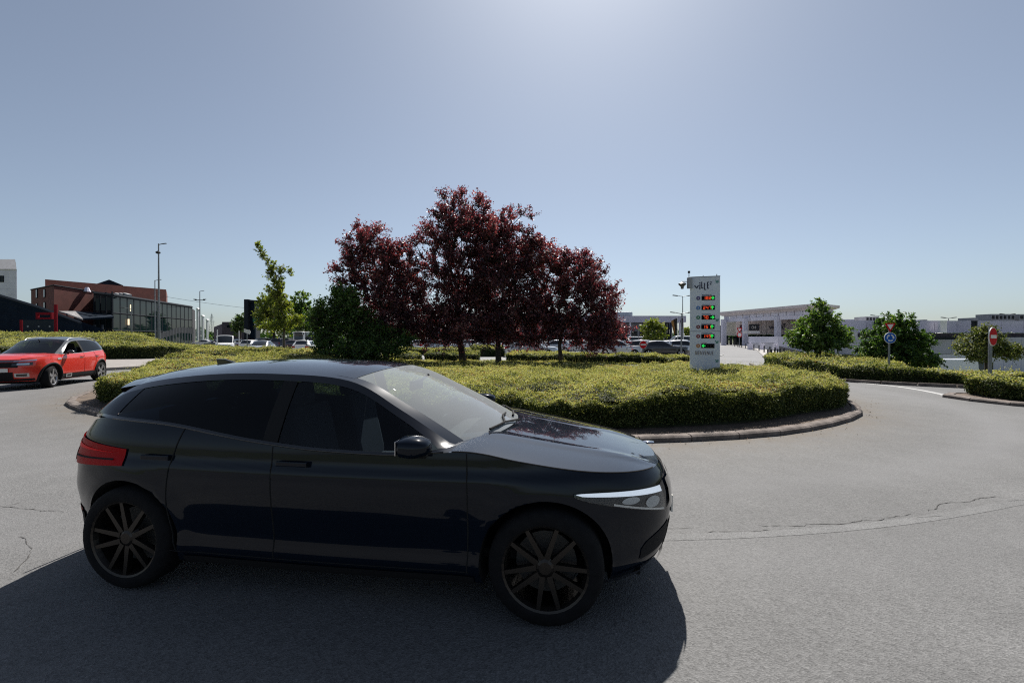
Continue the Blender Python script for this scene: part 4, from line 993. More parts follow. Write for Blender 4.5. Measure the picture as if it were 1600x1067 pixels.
# upper deck parapet, set back a little, with the dark slot under it
A7, B7 = r6(1318, D1 + 2.5), r6(1700, D1 + 4.5)
MB().prism([(A7[0], A7[1] + .5), (B7[0], B7[1] + .5), r6(1700, D1 + 20), r6(1318, D1 + 20)], wz(526, D1) - .2, wz(520.5, D1 + 3)).build('deck_slot', M_DARKV, mw)  # deck opening as a solid block, its shade put into the near-black colour
wall_strip(mw, 'parapet_panel', M_GREYB, A7, B7, wz(520.3, D1 + 3), wz(500.6, D1 + 3), 11, .3, .05)
MB().box((*r6(1472.5, D1 + 2.3), (wz(520, D1 + 3) + wz(501.5, D1 + 3)) / 2), (.75, .3, wz(501.5, D1 + 3) - wz(520, D1 + 3))).build('pale_panel', M_SWHITE, mw)
MB().prism([r6(1418, D1 - .4), r6(1500, D1 - .4), r6(1500, D1 + .0), r6(1418, D1 + .0)], wz(530.5, D1), wz(527, D1)).build('ledge', M_MULL, mw)
# stepped lower volumes at the left, towards the entrance
MB().prism([r6(1305, 47.6), r6(1340, 47.6), r6(1340, 49.6), r6(1305, 49.6)], -.3, wz(518, 47.6)).build('stair_block', M_GREYB, mw)
MB().prism([r6(1328, 56), r6(1425, 56), r6(1425, 62), r6(1328, 62)], wz(520, 56), wz(502, 56)).build('roof_block', M_WHITEB, mw)
MB().prism([r6(1311, 70), r6(1345, 70), r6(1345, 74), r6(1311, 74)], 0, wz(499, 70)).build('roof_block', M_WHITEB, mw)
for px0, px1, p0_, p1_, lab in ((1343.5, 1363.5, 495.3, 502, 0), (1536, 1572, 491.3, 501, 1), (1579, 1625, 491.5, 500.5, 2), (1431, 1438, 500, 502.5, 3), (1508, 1516, 497, 501.5, 4)):
    d_ = 60; x0_, y0_ = r6(px0, d_); x1_, y1_ = r6(px1, d_); zz0, zz1 = wz(p1_ + 3, d_), wz(p0_, d_)
    un = MB().box(((x0_ + x1_) / 2, y0_, (zz0 + zz1) / 2), (x1_ - x0_, 2, zz1 - zz0)).build('roof_unit', M_GREYR, mw)
    if lab < 3:
        nl = 6 if lab else 4
        for i in range(nl): MB().box((x0_ + (x1_ - x0_) * (i + .5) / nl, y0_ - 1.03, (zz0 + zz1) / 2 + .1), ((x1_ - x0_) / nl * .55, .06, (zz1 - zz0) * .4)).build('louvre', M_DARKV, un)
for px in (1368, 1520, 1524.5): x, y = r6(px, D1 + 2.2); MB().box((x, y, wz(510, D1 + 2)), (.22, .2, wz(501, D1 + 2) - wz(519, D1 + 2))).build('deck_post', M_MULL, mw)
MB().prism([r6(1440, D1 - 3), r6(1452, D1 - 3), r6(1452, D1 - .4), r6(1440, D1 - .4)], -.3, wz(571, D1 - 3)).build('kiosk', M_WHITEB, mw)
MB().box((*r6(1425, 49.6), wz(552, 50)), (.6, .1, .4)).build('wall_vent', M_DARKV, mw)
MB().tube((*r6(1461, 47), 0), (*r6(1461, 47), wz(563, 47)), .12, .12, 8).tube((*r6(1461, 47), wz(563, 47)), (*r6(1500, 47), wz(561, 47)), .08, .08, 6).build('height_barrier', M_POLED, mw)
for px in (1543, 1550): MB().tube((*r6(px, 44), 0), (*r6(px, 44), wz(566, 44)), .10, .10, 8).build('bumper_post', M_POLED, mw)
# ------------------------------------------------------------------ information pylon
M_SIGN = pm('sign_panel_grey', (0.62, 0.65, 0.74), .45, noise=.05, nscale=2)
M_SIGNE = pm('sign_edge', (.30, .31, .33), .5)
M_SCREEN = pm('led_screen_black', (.006, .006, .008), .85, spec=.08)
M_LEDR = pm('led_red', (.3, .02, .01), .4, emit=(1.0, .09, .02), estr=.42)
M_LEDG = pm('led_green', (.02, .3, .06), .4, emit=(.015, .85, .10), estr=.45)
M_LEDOFF = pm('led_dim', (.10, .07, .065), .5)
sx, sy = at(1101, 15.0); SW = .905; k = 15.0 / F            # metres per photo pixel there
sign = empty('information_sign', (sx, sy, .11), math.radians(-19), 'tall grey pylon sign with six red and green parking counters on the island', 'sign')
Hs = zof(433.5, 15) - .11
def lz(py): return zof(py, 15.0) - .11
def lx(px): return (px - 1101) * k * SW / (46 * k) * 1.0
MB().box((0, 0, Hs / 2), (SW, .22, Hs)).build('panel', M_SIGN, sign, bevel=.012)
MB().box((0, -.112, lz(517.5)), (SW + .002, .006, .02)).build('joint', M_SIGNE, sign)
cap = MB(); cap.box((0, 0, Hs + .012), (SW + .01, .23, .02)); cap.tube((-.05, 0, Hs), (-.05, 0, Hs + .07), .012); cap.tube((.36, 0, Hs), (.36, 0, Hs + .09), .015); cap.build('top_cap', M_SIGNE, sign)
YF = -.1125
def flat(m, pts, y=YF, t=.004): m.slab([(x, y, z) for x, z in pts], (0, -t, 0)); return m
def stroke(m, a, b, w, y=YF):
    a = np.array(a); b = np.array(b); d = (b - a) / np.linalg.norm(b - a); n = np.array([-d[1], d[0]]) * w / 2; a = a - d * 0; flat(m, [a + n, b + n, b - n, a - n], y); return m
# word mark
wm = MB(); q = lambda px, py: (lx(1076 + px / 26.67), lz(428 + py / 26.67))
for a_, b_ in (((240, 490), (330, 600)), ((330, 600), (395, 480))): stroke(wm, q(*a_), q(*b_), .034)
for x, y0, y1 in ((455, 440, 660), (530, 345, 615), (645, 395, 685), (770, 360, 635)): stroke(wm, q(x, y0), q(x, y1), .032)
stroke(wm, q(455, 368), q(455, 405), .040)
for x0, x1, y in ((530, 600, 600), (645, 715, 668), (770, 830, 372), (770, 825, 495), (770, 830, 622)): stroke(wm, q(x0, y), q(x1, y), .028)
for a_, b_ in (((875, 360), (920, 360)), ((920, 350), (915, 410)), ((915, 405), (890, 440)), ((885, 430), (885, 475)), ((885, 470), (930, 470))): stroke(wm, q(*a_), q(*b_), .020)
wm.build('word_mark', M_INK, sign)
SEG = {'0': 'abcdef', '1': 'bc', '2': 'abged', '4': 'fgbc', '5': 'afgcd', '7': 'abc', '8': 'abcdefg', '-': ''}
def digit(m, ch, x, z, w, h, y):
    L = {'a': ((0, h), (w, h)), 'b': ((w, h), (w, h / 2)), 'c': ((w, h / 2), (w, 0)), 'd': ((0, 0), (w, 0)), 'e': ((0, 0), (0, h / 2)), 'f': ((0, h / 2), (0, h)), 'g': ((0, h / 2), (w, h / 2))}
    for sgm in SEG[ch]:
        (x0, z0), (x1, z1) = L[sgm]; stroke(m, (x + x0, z + z0), (x + x1, z + z1), .015, y)
def arrow(m, x, z, r, ang, y):
    c, s_ = math.cos(ang), math.sin(ang); R2 = lambda p: (x + p[0] * c - p[1] * s_, z + p[0] * s_ + p[1] * c)
    stroke(m, R2((-r, 0)), R2((r * .8, 0)), .028, y); stroke(m, R2((0, r * .85)), R2((r, 0)), .028, y - .0008); stroke(m, R2((0, -r * .85)), R2((r, 0)), .028, y - .0016)
rows = [(466.2, '182', 0, (.05, .03, .16)), (481.3, '247', 90, (.04, .16, .42)), (496.2, '70 ', 0, (.01, .17, .09)), (510.8, '151', 90, (.16, .015, .03)), (525.4, '145', 90, (.25, .02, .03)), (540.2, None, 180, (.42, .16, .04))]
for i, (py, txt, ang, c) in enumerate(rows):
    cz = lz(py); x0, x1 = lx(1095.8), lx(1116); hgt = 6.7 * k
    if i > 2: x0 -= .008; x1 -= .008
    dsp = MB().box(((x0 + x1) / 2, YF - .002, cz), (x1 - x0, .012, hgt)).build('counter_display', M_SCREEN, sign)
    yl = YF - .009; rd = MB(); gr = MB()
    if txt:
        for j, ch in enumerate(txt):
            if ch == ' ': continue
            digit(rd, ch, x0 + .055 + j * .088, cz - .042, .050, .084, yl)
        arrow(gr, x1 - .075, cz, .052, math.radians(ang), yl)
        rd.build('red_digits', M_LEDR, dsp)
    else:
        arrow(gr, x0 + .075, cz, .052, PI, yl)
        for j in range(3): rd.box((x0 + .20 + j * .085, yl, cz), (.035, .006, .016))
        rd.build('unlit_dashes', M_LEDOFF, dsp)
    gr.build('green_arrow', M_LEDG, dsp)
    cx = lx(1090.6); sm = pm('zone_disc_%d' % i, c, .4)
    dz = MB().lathe([(.001, 0), (.058, 0), (.062, .004), (.062, .010)], c=(0, 0, 0), n=24, axis='Y').build('zone_disc', sm, sign, (cx, YF - .010, cz))
    MB().lathe([(.001, 0), (.022, 0), (.022, .004)], n=14, axis='Y').build('zone_mark', pm('zone_mark_pale', (.55, .50, .55), .5), dz, (0, -.003, 0))
    cp = MB(); xx = x0 + .01; r_ = random.Random(i)
    L = (.30, .24, .28, .29, .33, .15)[i]
    while xx < x0 + L:
        w_ = r_.uniform(.012, .03); cp.box((xx + w_ / 2, YF - .001, cz + hgt / 2 + .033), (w_, .005, .020)); xx += w_ + .008
    cp.build('caption_line', M_INK if i < 5 else pm('caption_red', (.30, .06, .08), .5), sign)
# greeting at the foot, drawn letters
g = text_obj('greeting', 'BIENVENUE', pm('greeting_bronze', (.16, .10, .085), .5), sign, .135, .003, 1.25); g.location = (lx(1100), YF - .004, lz(551.5)); g.rotation_euler = (PI / 2, 0, 0); g.scale = (.66, 1.35, 1)
gm_ = MB()
for py in (441, 500, 534, 563):
    for dx, dz in ((0, 0), (1.6, 0), (0, -1.6), (1.6, -1.7), (3.0, -.7), (2.8, 1.1), (-.9, 1.4)):
        gm_.box((lx(1118.2 + dx), YF - .0015, lz(py - dz)), (.028, .006, .028))
gm_.build('green_squares', pm('sign_green', (.05, .22, .19), .5), sign)
MB().tube((SW / 2 - .01, 0, lz(556)), (SW / 2 + .12, 0, lz(554)), .012).build('side_bracket', M_SIGNE, sign)

# surveillance dome on the sign's shoulder
cm = empty('surveillance_camera', (lx(1076) + sx, sy, zof(449, 15)), 0, 'dome surveillance camera on a bracket at the top left of the tall sign', 'camera')
c2 = MB(); c2.box((-.01, 0, .14), (.13, .14, .36)); c2.build('housing', pm('housing_grey', (.30, .31, .34), .5), cm, bevel=.01)
c2 = MB(); c2.tube((-.03, 0, .32), (-.03, 0, .48), .012); c2.box((-.03, 0, .50), (.06, .05, .07)); c2.build('sensor', M_POLED, cm)
c2 = MB(); c2.tube((-.05, 0, .19), (-.27, 0, .19), .014); c2.build('arm', M_POLE, cm)
c2 = MB(); c2.lathe([(.001, .17), (.06, .16), (.125, .12), (.13, .10), (.05, .02), (.045, -.05), (.001, -.06)], c=(-.25, 0, .0), n=20); c2.build('dome', pm('dome_grey', (.10, .10, .11), .35), cm, smooth=True, auto=40)

# ------------------------------------------------------------------ lamps, poles, flags, traffic signs
def lamp(name, label, px, d, ptop, r=.07, arms=(), mat=M_POLE, z0=0.0, cat='street lamp', group=None):
    x, y = at(px, d); H = zof(ptop, d) - z0; o = empty(name, (x, y, z0), 0, label, cat, group)
    MB().tube((0, 0, -.2), (0, 0, H * .35), r * 1.25, r * 1.05, 10).tube((0, 0, H * .35), (0, 0, H), r * 1.0, r * .55, 10).build('pole', mat, o, smooth=True, auto=40)
    for dx, dz, hl in arms:
        m = MB().tube((0, 0, H + dz - .05), (dx, 0, H + dz + abs(dx) * .12), r * .5, r * .4, 8); m.build('arm', mat, o)
        m = MB().box((dx + (.3 if dx > 0 else -.3) * hl, 0, H + dz + abs(dx) * .13), (.75 * hl, .28 * hl, .13 * hl), ry=(-.12 if dx > 0 else .12)); m.build('lamp_head', M_POLED, o, bevel=.03)
    return o
o = lamp('street_lamp', 'tallest lamp mast, left, rising in front of the brick building', 248.5, 40, 381, .085, ((.35, -.05, .5),))
MB().lathe([(.05, .0), (.17, .05), (.19, .16), (.05, .26)], n=12).build('camera_head', M_POLED, o, (-.05, 0, zof(397, 40)))
lamp('street_lamp', 'lower lamp post just left of the tallest mast', 242.5, 50, 438, .07, ((.4, 0, .45),))
lamp('street_lamp', 'short lamp with its arm to the left before the glass front', 205.5, 44, 482, .06, ((-.75, 0, .55),), z0=.6)
o = lamp('street_lamp', 'distant thin lamp mast with a double crossbar, right of the glass front', 312.5, 95, 455, .12, ((.5, 0, .6),))
xh = zof(469, 95); MB().box((0, 0, xh), (2.1, .15, .13)).box((-1.0, 0, xh + .15), (.5, .3, .15)).box((1.0, 0, xh + .15), (.5, .3, .15)).build('crossbar', M_POLED, o)
lamp('street_lamp', 'double armed lamp showing between the dome camera and the bright maple', 1066.5, 62, 463, .08, ((.75, 0, .9), (-.75, 0, .9)))
lamp('street_lamp', 'nearer lamp with a flat double head left of the tall sign', 1064.5, 36, 489.5, .06, ((.55, 0, .7), (-.55, 0, .5)))
lamp('street_lamp', 'slim pole before the grey mall wing, left of the young maple', 998, 80, 506, .08, ())
for px, pt, lab in ((1372, 493.5, 'double armed lamp on the mall roof, behind the dense dark tree'), (1482, 497, 'double armed lamp on the mall roof, between the dark tree and the small tree'), (1574, 491.5, 'double armed lamp on the mall roof, near the long cooling unit')):
    lamp('street_lamp', lab, px, 56, pt, .06, ((.45, 0, .7), (-.45, 0, .7)), z0=2.2, group='lamps on the mall roof')

FLAGC = [((.015, .014, .014), (.03, .02, .015), (.22, .11, .025)), ((.02, .03, .08),), ((.06, .03, .05),)]
for i, (px, pt, d, lab) in enumerate(((1059, 495, 48, 'flag pole with a limp black flag that ends in ochre'), (1050, 502, 62, 'flag pole with a limp dark flag left of the black and ochre flag'), (1068, 495, 55, 'white flag pole with a small dark blue flag next to the tall sign'))):
    o = lamp('flag_pole', lab, px, d, pt, .04, (), pm('pole_white', (.6, .6, .62), .4), cat='flag pole', group='flag poles')
    H = zof(pt, d); cols = FLAGC[i]; n = len(cols)
    fh = (24, 16, 18)[i] * d / F; fw = (9, 4, 4)[i] * d / F
    for j, c in enumerate(cols):
        u = np.linspace(0, 1, 12); v = np.linspace(j / n, (j + 1) / n, 6) if n > 1 else np.linspace(0, 1, 8); U, Vv = np.meshgrid(u, v, indexing='ij')
        X = -.06 - fw * Vv * (1 - .45 * U) ; Y = .10 * np.sin(Vv * 14 + U * 3) * (.3 + Vv); Z = H - .15 - fh * (U * (.75 + .25 * Vv) + .18 * Vv ** 1.5)
        MB().grid(np.stack([X, Y, Z], -1)).build('flag', pm('flag_cloth_%d_%d' % (i, j), c, .8), o, smooth=True, fixn=False)

M_SRED = pm('sign_red', (.55, .012, .018), .7, spec=.1); M_SBLUE = pm('sign_blue', (.014, .10, .42), .7, spec=.1)
def disc(m, r, y, t=.006, n=32, c=(0, 0)): return m.lathe([(.001, y), (r, y), (r, y + t), (.001, y + t)], c=(c[0], 0, c[1]), n=n, axis='Y')
def sign_post(name, label, px, d, zb, ztop, r=.038, cat='road sign', yaw=0.0, mat=M_POLE):
    x, y = at(px, d); o = empty(name, (x, y, zb), yaw, label, cat); MB().tube((0, .06, -.1), (0, .06, ztop - zb), r, r, 12).build('post', mat, o, smooth=True, auto=40); return o
def no_entry(o, z, R):
    m = disc(MB(), R, 0, .02); m.build('sign_plate', M_SWHITE, o, (0, 0, z)); m = disc(MB(), R * .93, -.005, .004); m.build('red_disc', M_SRED, o, (0, 0, z)); MB().box((0, -.008, z), (R * 1.42, .004, R * .36)).build('white_bar', M_SWHITE, o)
yaw = math.radians(-8)
o = sign_post('road_sign', 'no entry sign on the splitter island hedge, turned away to the right', 1552, 12.4, .1, zof(511, 12.4), .042, yaw=math.radians(26))
no_entry(o, zof(526, 12.4) - .1, .255)
MB().box((0, .07, zof(526, 12.4) - .1), (.06, .03, .36)).build('bracket', M_POLE, o)
d = 17.6; zb = .12; o = sign_post('road_sign', 'blue roundabout sign under a give way triangle on the right hedge', 1391, d, zb, zof(506, d), .032, yaw=math.radians(-6))
zc = zof(528, d) - zb; R = .215
disc(MB(), R, 0, .02).build('round_plate', M_SWHITE, o, (0, 0, zc)); disc(MB(), R * .92, -.005, .004).build('blue_disc', M_SBLUE, o, (0, 0, zc))
ar = MB()
for kk in range(3):
    a0 = math.radians(90 + 120 * kk - 10); a = np.linspace(a0, a0 - math.radians(70), 9); ri, ro = R * .42, R * .62
    for i in range(8): ar.slab([(math.cos(t) * q_, -.008, math.sin(t) * q_) for t, q_ in ((a[i], ri), (a[i], ro), (a[i + 1], ro), (a[i + 1], ri))], (0, -.003, 0))
    e = a[-1]; tip = e - math.radians(30); ar.slab([(math.cos(e) * R * .30, -.0085, math.sin(e) * R * .30), (math.cos(e) * R * .76, -.0085, math.sin(e) * R * .76), (math.cos(tip) * R * .52, -.0085, math.sin(tip) * R * .52)], (0, -.003, 0))
ar.build('circling_arrows', M_SWHITE, o, (0, 0, zc))
def tri(m, cx, cz, r, y, t):
    return m.slab([(cx + r * math.cos(a), y, cz + r * math.sin(a)) for a in (math.radians(30), math.radians(150), math.radians(270))], (0, t, 0))
zt_ = zof(509.5, d) - zb
tri(MB(), 0, zt_, .225, 0, .018).build('triangle_plate', M_SRED, o); tri(MB(), 0, zt_, .135, -.005, .004).build('triangle_white', M_SWHITE, o)
o = sign_post('road_sign', 'red no entry sign standing among the parked cars in the middle', 1005, 33, 0, zof(534, 33), .035, yaw=.25); no_entry(o, zof(538.5, 33), .30)
o = sign_post('road_sign', 'white direction arrow board on a post in the left car park', 385.5, 42, 0, zof(515, 42), .04)
MB().slab([(-.26, 0, zof(519, 42)), (.28, 0, zof(522.5, 42)), (.36, 0, zof(519.5, 42)), (.28, 0, zof(516, 42)), (-.26, 0, zof(514, 42))], (0, .03, 0)).build('arrow_board', M_SWHITE, o)
o = sign_post('road_sign', 'blue parking plate seen behind the stem of the young tree', 441.5, 40, 0, zof(507, 40), .03); MB().box((0, 0, zof(515, 40)), (.30, .02, .75)).build('plate', pm('plate_blue', (.05, .16, .30), .4), o)
for px, pt, lab in ((339, 515, 'thin white marker post left of the white van windscreen'), (373, 517, 'thin white marker post right of the white van')):
    sign_post('marker_post', lab, px, 46, 0, zof(pt, 46), .045, 'post', mat=M_SWHITE)
o = sign_post('road_sign', 'round red edged speed sign under a red triangle at the mall road end', 1155.5, 84, 0, zof(511, 84), .06); disc(MB(), .5, 0, .03).build('round_plate', M_SRED, o, (0, 0, zof(523, 84))); disc(MB(), .36, -.01, .006).build('round_face', M_SWHITE, o, (0, 0, zof(523, 84)))
tri(MB(), 0, zof(515, 84) , .62, 0, .03).build('triangle_plate', M_SRED, o); tri(MB(), 0, zof(515, 84), .36, -.01, .006).build('triangle_white', M_SWHITE, o)
# cable across the sky left of the advertising frame
ca = MB(); P = [(*at(255 + 145 * t, 130), zof(463 + 20 * t + 5 * t * (1 - t), 130)) for t in np.linspace(0, 1, 12)]
tubeline(ca, P, .035, 4); tag(ca.build('overhead_cable', M_POLED), 'thin overhead cable sagging across the sky left of the advertising frame', 'cable')

# bollards along the mall road
BO = [(1148, 541.6), (1153, 542.4), (1159, 543.4), (1165, 544.6), (1171, 546.0), (1178, 547.6), (1186, 549.6), (1194, 551.8), (1203, 554.3), (1211, 557.0), (1219, 559.5)]
bm_ = MB().tube((0, 0, 0), (0, 0, .78), .06, .06, 10).lathe([(.066, .66), (.07, .68), (.07, .72), (.066, .74)], n=10).lathe([(.06, .78), (.045, .81), (.001, .82)], n=10).mesh('bollard')
for px, py in BO:
    x, y = gp(px, py); tag(obj('bollard', bm_, M_POLED, None, (x, y, .0)), 'dark metal bollard in the long row along the right edge of the mall road', 'bollard', 'bollards along the mall road')
for px, py in ((1200, 562), (1205.5, 562), (1210.5, 562), (1215, 561.5), (1225, 558.5)):
    x, y = gp(px, py); tag(obj('bollard', bm_, M_POLED, None, (x, y, .0)), 'dark bollard in the short cluster at the near end of the footway', 'bollard', 'bollards at the footway end')
x, y = gp(1253, 560, .35); o = tag(obj('marker_post', MB().tube((0, 0, 0), (0, 0, .75), .05, .05, 8).lathe([(.05, .75), (.035, .79), (.001, .80)], n=8).mesh('marker_post'), M_POLED, None, (x, y, 0.0)), 'short dark post standing in the hedge left of the broad maple', 'post')
# ------------------------------------------------------------------ cars
def paint(name, col, metal=0.0, rough=.35, coat=1.0):
    return pm('paint_' + name, col, rough, metal, coat=coat, noise=.04, nscale=3)
M_TYRE = pm('tyre_rubber', (0.008, 0.008, 0.009), .9, spec=.2, noise=.3, nscale=20)
M_BLACK = pm('black_plastic', (0.012, 0.012, 0.013), .8, spec=.2)
M_GLOSSB = pm('gloss_black', (0.006, 0.006, 0.008), .12, coat=.6)
M_WELL = pm('wheel_well', (0.006, 0.006, 0.006), .95)
M_RIM = pm('alloy_silver', (0.42, 0.42, 0.43), .32, .85)
M_DISC = pm('brake_disc_grey', (.06, .058, .055), .6, .5)
M_RIMD = pm('alloy_dark', (0.045, 0.040, 0.036), .35, .8)
M_CHROME = pm('chrome', (0.72, 0.73, 0.75), .1, 1.0)
M_DGLASS = pm('dark_window', (0.010, 0.013, 0.016), .03, spec=.7)
M_TINT = glass_mat('privacy_glass', (.08, .11, .15), ior=1.30)
M_TINTF = glass_mat('tinted_glass', (.48, .58, .66), ior=1.36)
M_CLEAR = glass_mat('windscreen_glass', (.66, .73, .74), glare=.23)  # diffuse layer added to brighten the windscreen like reflected sky
M_LAMP = glass_mat('lamp_cover', (.8, .85, .88))
M_LAMPIN = pm('lamp_reflector', (.55, .57, .6), .18, .8)
M_TAIL = pm('tail_lamp_red', (0.34, 0.003, 0.005), .4, spec=.06)
M_PLATE = pm('number_plate', (.7, .68, .62), .5)
M_SEAT = pm('seat_cloth', (.009, .009, .010), .9)
M_WHITEP = paint('white', (.72, .72, .71)); M_SILVER = paint('silver', (.50, .51, .52), .6, .3); M_GREYP = paint('grey', (.11, .115, .12), .5, .3)
M_BLACKP = paint('black', (.008, .008, .010)); M_DBLUE = paint('dark_blue', (.012, .022, .06)); M_REDP = paint('red', (.30, .018, .015)); M_BORD = paint('bordeaux', (.06, .008, .012)); M_BLUEP = paint('blue', (.03, .08, .22)); M_PURP = paint('plum_grey', (.10, .085, .12), .3, .3)
M_HERO = pm('paint_midnight', (.0034, .0066, .0130), .25, 0, spec=.02, coat=.52)
M_CLEARD = glass_mat('windscreen_dark', (.30, .35, .38))
M_HEROTOP = pm('paint_midnight_upper', (.0034, .0066, .0130), .25, 0, spec=.02, coat=1.0)  # same paint; coat raised to brighten the sky reflection on upper panels
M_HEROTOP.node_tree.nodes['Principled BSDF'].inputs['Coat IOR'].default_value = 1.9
M_ORED = paint('orange_red', (.60, .028, .014), .0, .35, 1.0)

class Shape:
    def __init__(s, p):
        s.__dict__.update(p)
        s.xf_ = pch([a for a, b in p['fprof']], [b for a, b in p['fprof']]); s.xr_ = pch([a for a, b in p['rprof']], [b for a, b in p['rprof']])
        s.W_ = pch([a for a, b in p['wprof']], [b for a, b in p['wprof']])
        s.zt_ = pch([a for a, b in p['ztop']], [b for a, b in p['ztop']]); s.zl_ = pch([a for a, b in p['zlow']], [b for a, b in p['zlow']])
        R = np.array(p['rail']); C = np.array(p['cline']); s.kw = p['kw']; s.kr = p['kr']   # knot numbers where windscreen / roof end
        s.R = catmull(R, 8, False); s.C = catmull(C, 8, False)
        lim = s.yside(s.R[:, 0], s.zt_(s.R[:, 0])) - .014; s.R[:, 1] = np.where(s.R[:, 0] < s.xsr, np.minimum(s.R[:, 1], np.maximum(lim, .3)), s.R[:, 1])
        o = np.argsort(s.R[:, 0]); s.ry_ = lambda x: np.interp(x, s.R[o, 0], s.R[o, 1]); s.rz_ = lambda x: np.interp(x, s.R[o, 0], s.R[o, 2])
    def barrel(s, x): return 1 - .020 * (np.asarray(x) / s.xsf) ** 2
    def flare(s, x, z):
        o = 0
        for cx in (s.wf, s.wr):
            r = np.hypot(x - cx, z - s.rw); o = o + s.fl * np.exp(-((r - s.RA) / .085) ** 2) * (z < s.rw + s.RA + .25)
        return o
    def yside(s, x, z):
        x = np.asarray(x, float); W = s.W_(z) * s.barrel(x); xf = s.xf_(z); xr = s.xr_(z)
        tf = np.clip((x - s.xsf) / (xf - s.xsf), 0, 1); tr = np.clip((s.xsr - x) / (s.xsr - xr), 0, 1)
        return W * (1 - tf ** s.nf) ** (1 / s.nf) * (1 - tr ** s.nr) ** (1 / s.nr) + s.flare(x, z)
    def P(s, u, z):
        u = np.asarray(u, float); z = np.asarray(z, float); u, z = np.broadcast_arrays(u, z)
        xf = s.xf_(z); xr = s.xr_(z); W = s.W_(z)
        tr = np.clip(u / .25, 0, 1) * PI / 2; tf = np.clip((1 - u) / .25, 0, 1) * PI / 2
        x = s.xsr + (s.xsf - s.xsr) * np.clip((u - .25) / .5, 0, 1)
        x = np.where(u < .25, s.xsr - (s.xsr - xr) * np.cos(tr) ** (2 / s.nr), np.where(u > .75, s.xsf + (xf - s.xsf) * np.cos(tf) ** (2 / s.nf), x))
        y = W * np.where(u < .25, np.sin(tr) ** (2 / s.nr), np.where(u > .75, np.sin(tf) ** (2 / s.nf), 1.0)) * s.barrel(np.clip(x, -9, 9))
        y = y + s.flare(x, z) * np.clip(y / .3, 0, 1)
        return np.stack([x, y, z], -1)
    def uof(s, x): return .25 + .5 * (x - s.xsr) / (s.xsf - s.xsr)
    def ztop_u(s, u):
        x = s.P(u, np.full(np.shape(u), s.zref))[..., 0]; return s.zt_(x)
    def nrm(s, u, z):
        e = 1e-3; a = s.P(np.clip(u - e, 0, 1), z); b = s.P(np.clip(u + e, 0, 1), z); t = b - a
        n = np.stack([-t[..., 1], t[..., 0], 0 * t[..., 0]], -1); n /= np.linalg.norm(n, axis=-1, keepdims=True) + 1e-9; return n

def mir(P): Q = np.array(P); Q[..., 1] *= -1; return Q
def both(m, P): m.grid(P); m.grid(mir(P), True)

def wrap_body(s, nu, nv):
    m = MB(); keepf = []
    th = np.linspace(0, 1, nu)
    u = th
    zl = s.zl_(s.P(u, np.full(nu, .3))[:, 0]); zt = s.ztop_u(u)
    v = np.linspace(0, 1, nv)
    Z = zl[:, None] + (zt - zl)[:, None] * v[None]; P = s.P(u[:, None] * np.ones((1, nv)), Z)
    # cut the wheel arches: drop what lies inside, pull the rim of the hole onto the circle
    for cx in (s.wf, s.wr):
        dx = P[..., 0] - cx; dz = P[..., 2] - s.rw; r = np.hypot(dx, dz); ins = (r < s.RA) & (P[..., 1] > .45)
        k = np.where(ins & (r > 1e-6), s.RA / np.maximum(r, 1e-6), 1.0)
        F_in = ins[:-1, :-1] & ins[1:, :-1] & ins[1:, 1:] & ins[:-1, 1:]
        keepf.append(~F_in)
        low = ins & (dz < 0)
        P[..., 0] = np.where(ins & ~low, cx + dx * k, np.where(low, cx + np.sign(dx) * np.sqrt(np.maximum(s.RA ** 2 - dz ** 2, 0)), P[..., 0]))
        P[..., 2] = np.where(ins & ~low, s.rw + dz * k, P[..., 2])
    keep = keepf[0] & keepf[1]
    V = np.concatenate([P.reshape(-1, 3), mir(P).reshape(-1, 3)]); n1 = nu * nv; Fs = []
    for i in range(nu - 1):
        for j in range(nv - 1):
            if keep[i, j]:
                a = (i * nv + j, (i + 1) * nv + j, (i + 1) * nv + j + 1, i * nv + j + 1)
                Fs.append(a); Fs.append(tuple(x + n1 for x in a[::-1]))
    m.add(V, Fs)
    return m

def cover(s, m, u0, u1, nu, nt, crown):
    u = np.linspace(u0, u1, nu); E = s.P(u, s.ztop_u(u)); t = np.linspace(-1, 1, nt)
    P = np.empty((nu, nt, 3)); P[..., 0] = E[:, None, 0]; P[..., 1] = E[:, None, 1] * t
    wid = np.clip(E[:, 1] / .6, 0, 1)
    P[..., 2] = E[:, None, 2] + crown(E[:, 0])[:, None] * wid[:, None] * (1 - np.abs(t) ** 2.6)
    m.grid(P); return m

def shell(s, i0, i1, t0=-1, t1=1, nt=13, inset=0.0, px=2.2, pz=2.4):
    R = s.R[i0:i1 + 1]; C = s.C[i0:i1 + 1]; t = np.linspace(t0, t1, nt); a = np.abs(t)
    P = np.empty((len(R), nt, 3)); P[..., 0] = C[:, None, 0] + (R - C)[:, None, 0] * a ** px
    P[..., 1] = R[:, None, 1] * t; P[..., 2] = C[:, None, 2] + (R - C)[:, None, 2] * a ** pz
    if inset: P[..., 2] -= inset
    return P

def G(s, x, z, off=0.0):
    x = np.asarray(x, float); zb = s.zt_(x); zr = s.rz_(x); t = np.clip((z - zb) / np.maximum(zr - zb, 1e-4), 0, 1)
    yb = s.yside(x, zb) - .012; y = yb + (s.ry_(x) - yb) * t + .018 * 4 * t * (1 - t) + off
    return np.stack([x, y, z + 0 * x], -1)
def side_quad(s, xl, xr, zlo, zhi, na=10, nb=6, off=0.0):
    A = np.linspace(0, 1, na)[:, None]; B = np.linspace(0, 1, nb)[None]
    X = xl(B) + (xr(B) - xl(B)) * A; Zl = zlo(X); Zh = np.maximum(zhi(X), Zl + 1e-4); Z = Zl + (Zh - Zl) * B
    return G(s, X, Z, off)

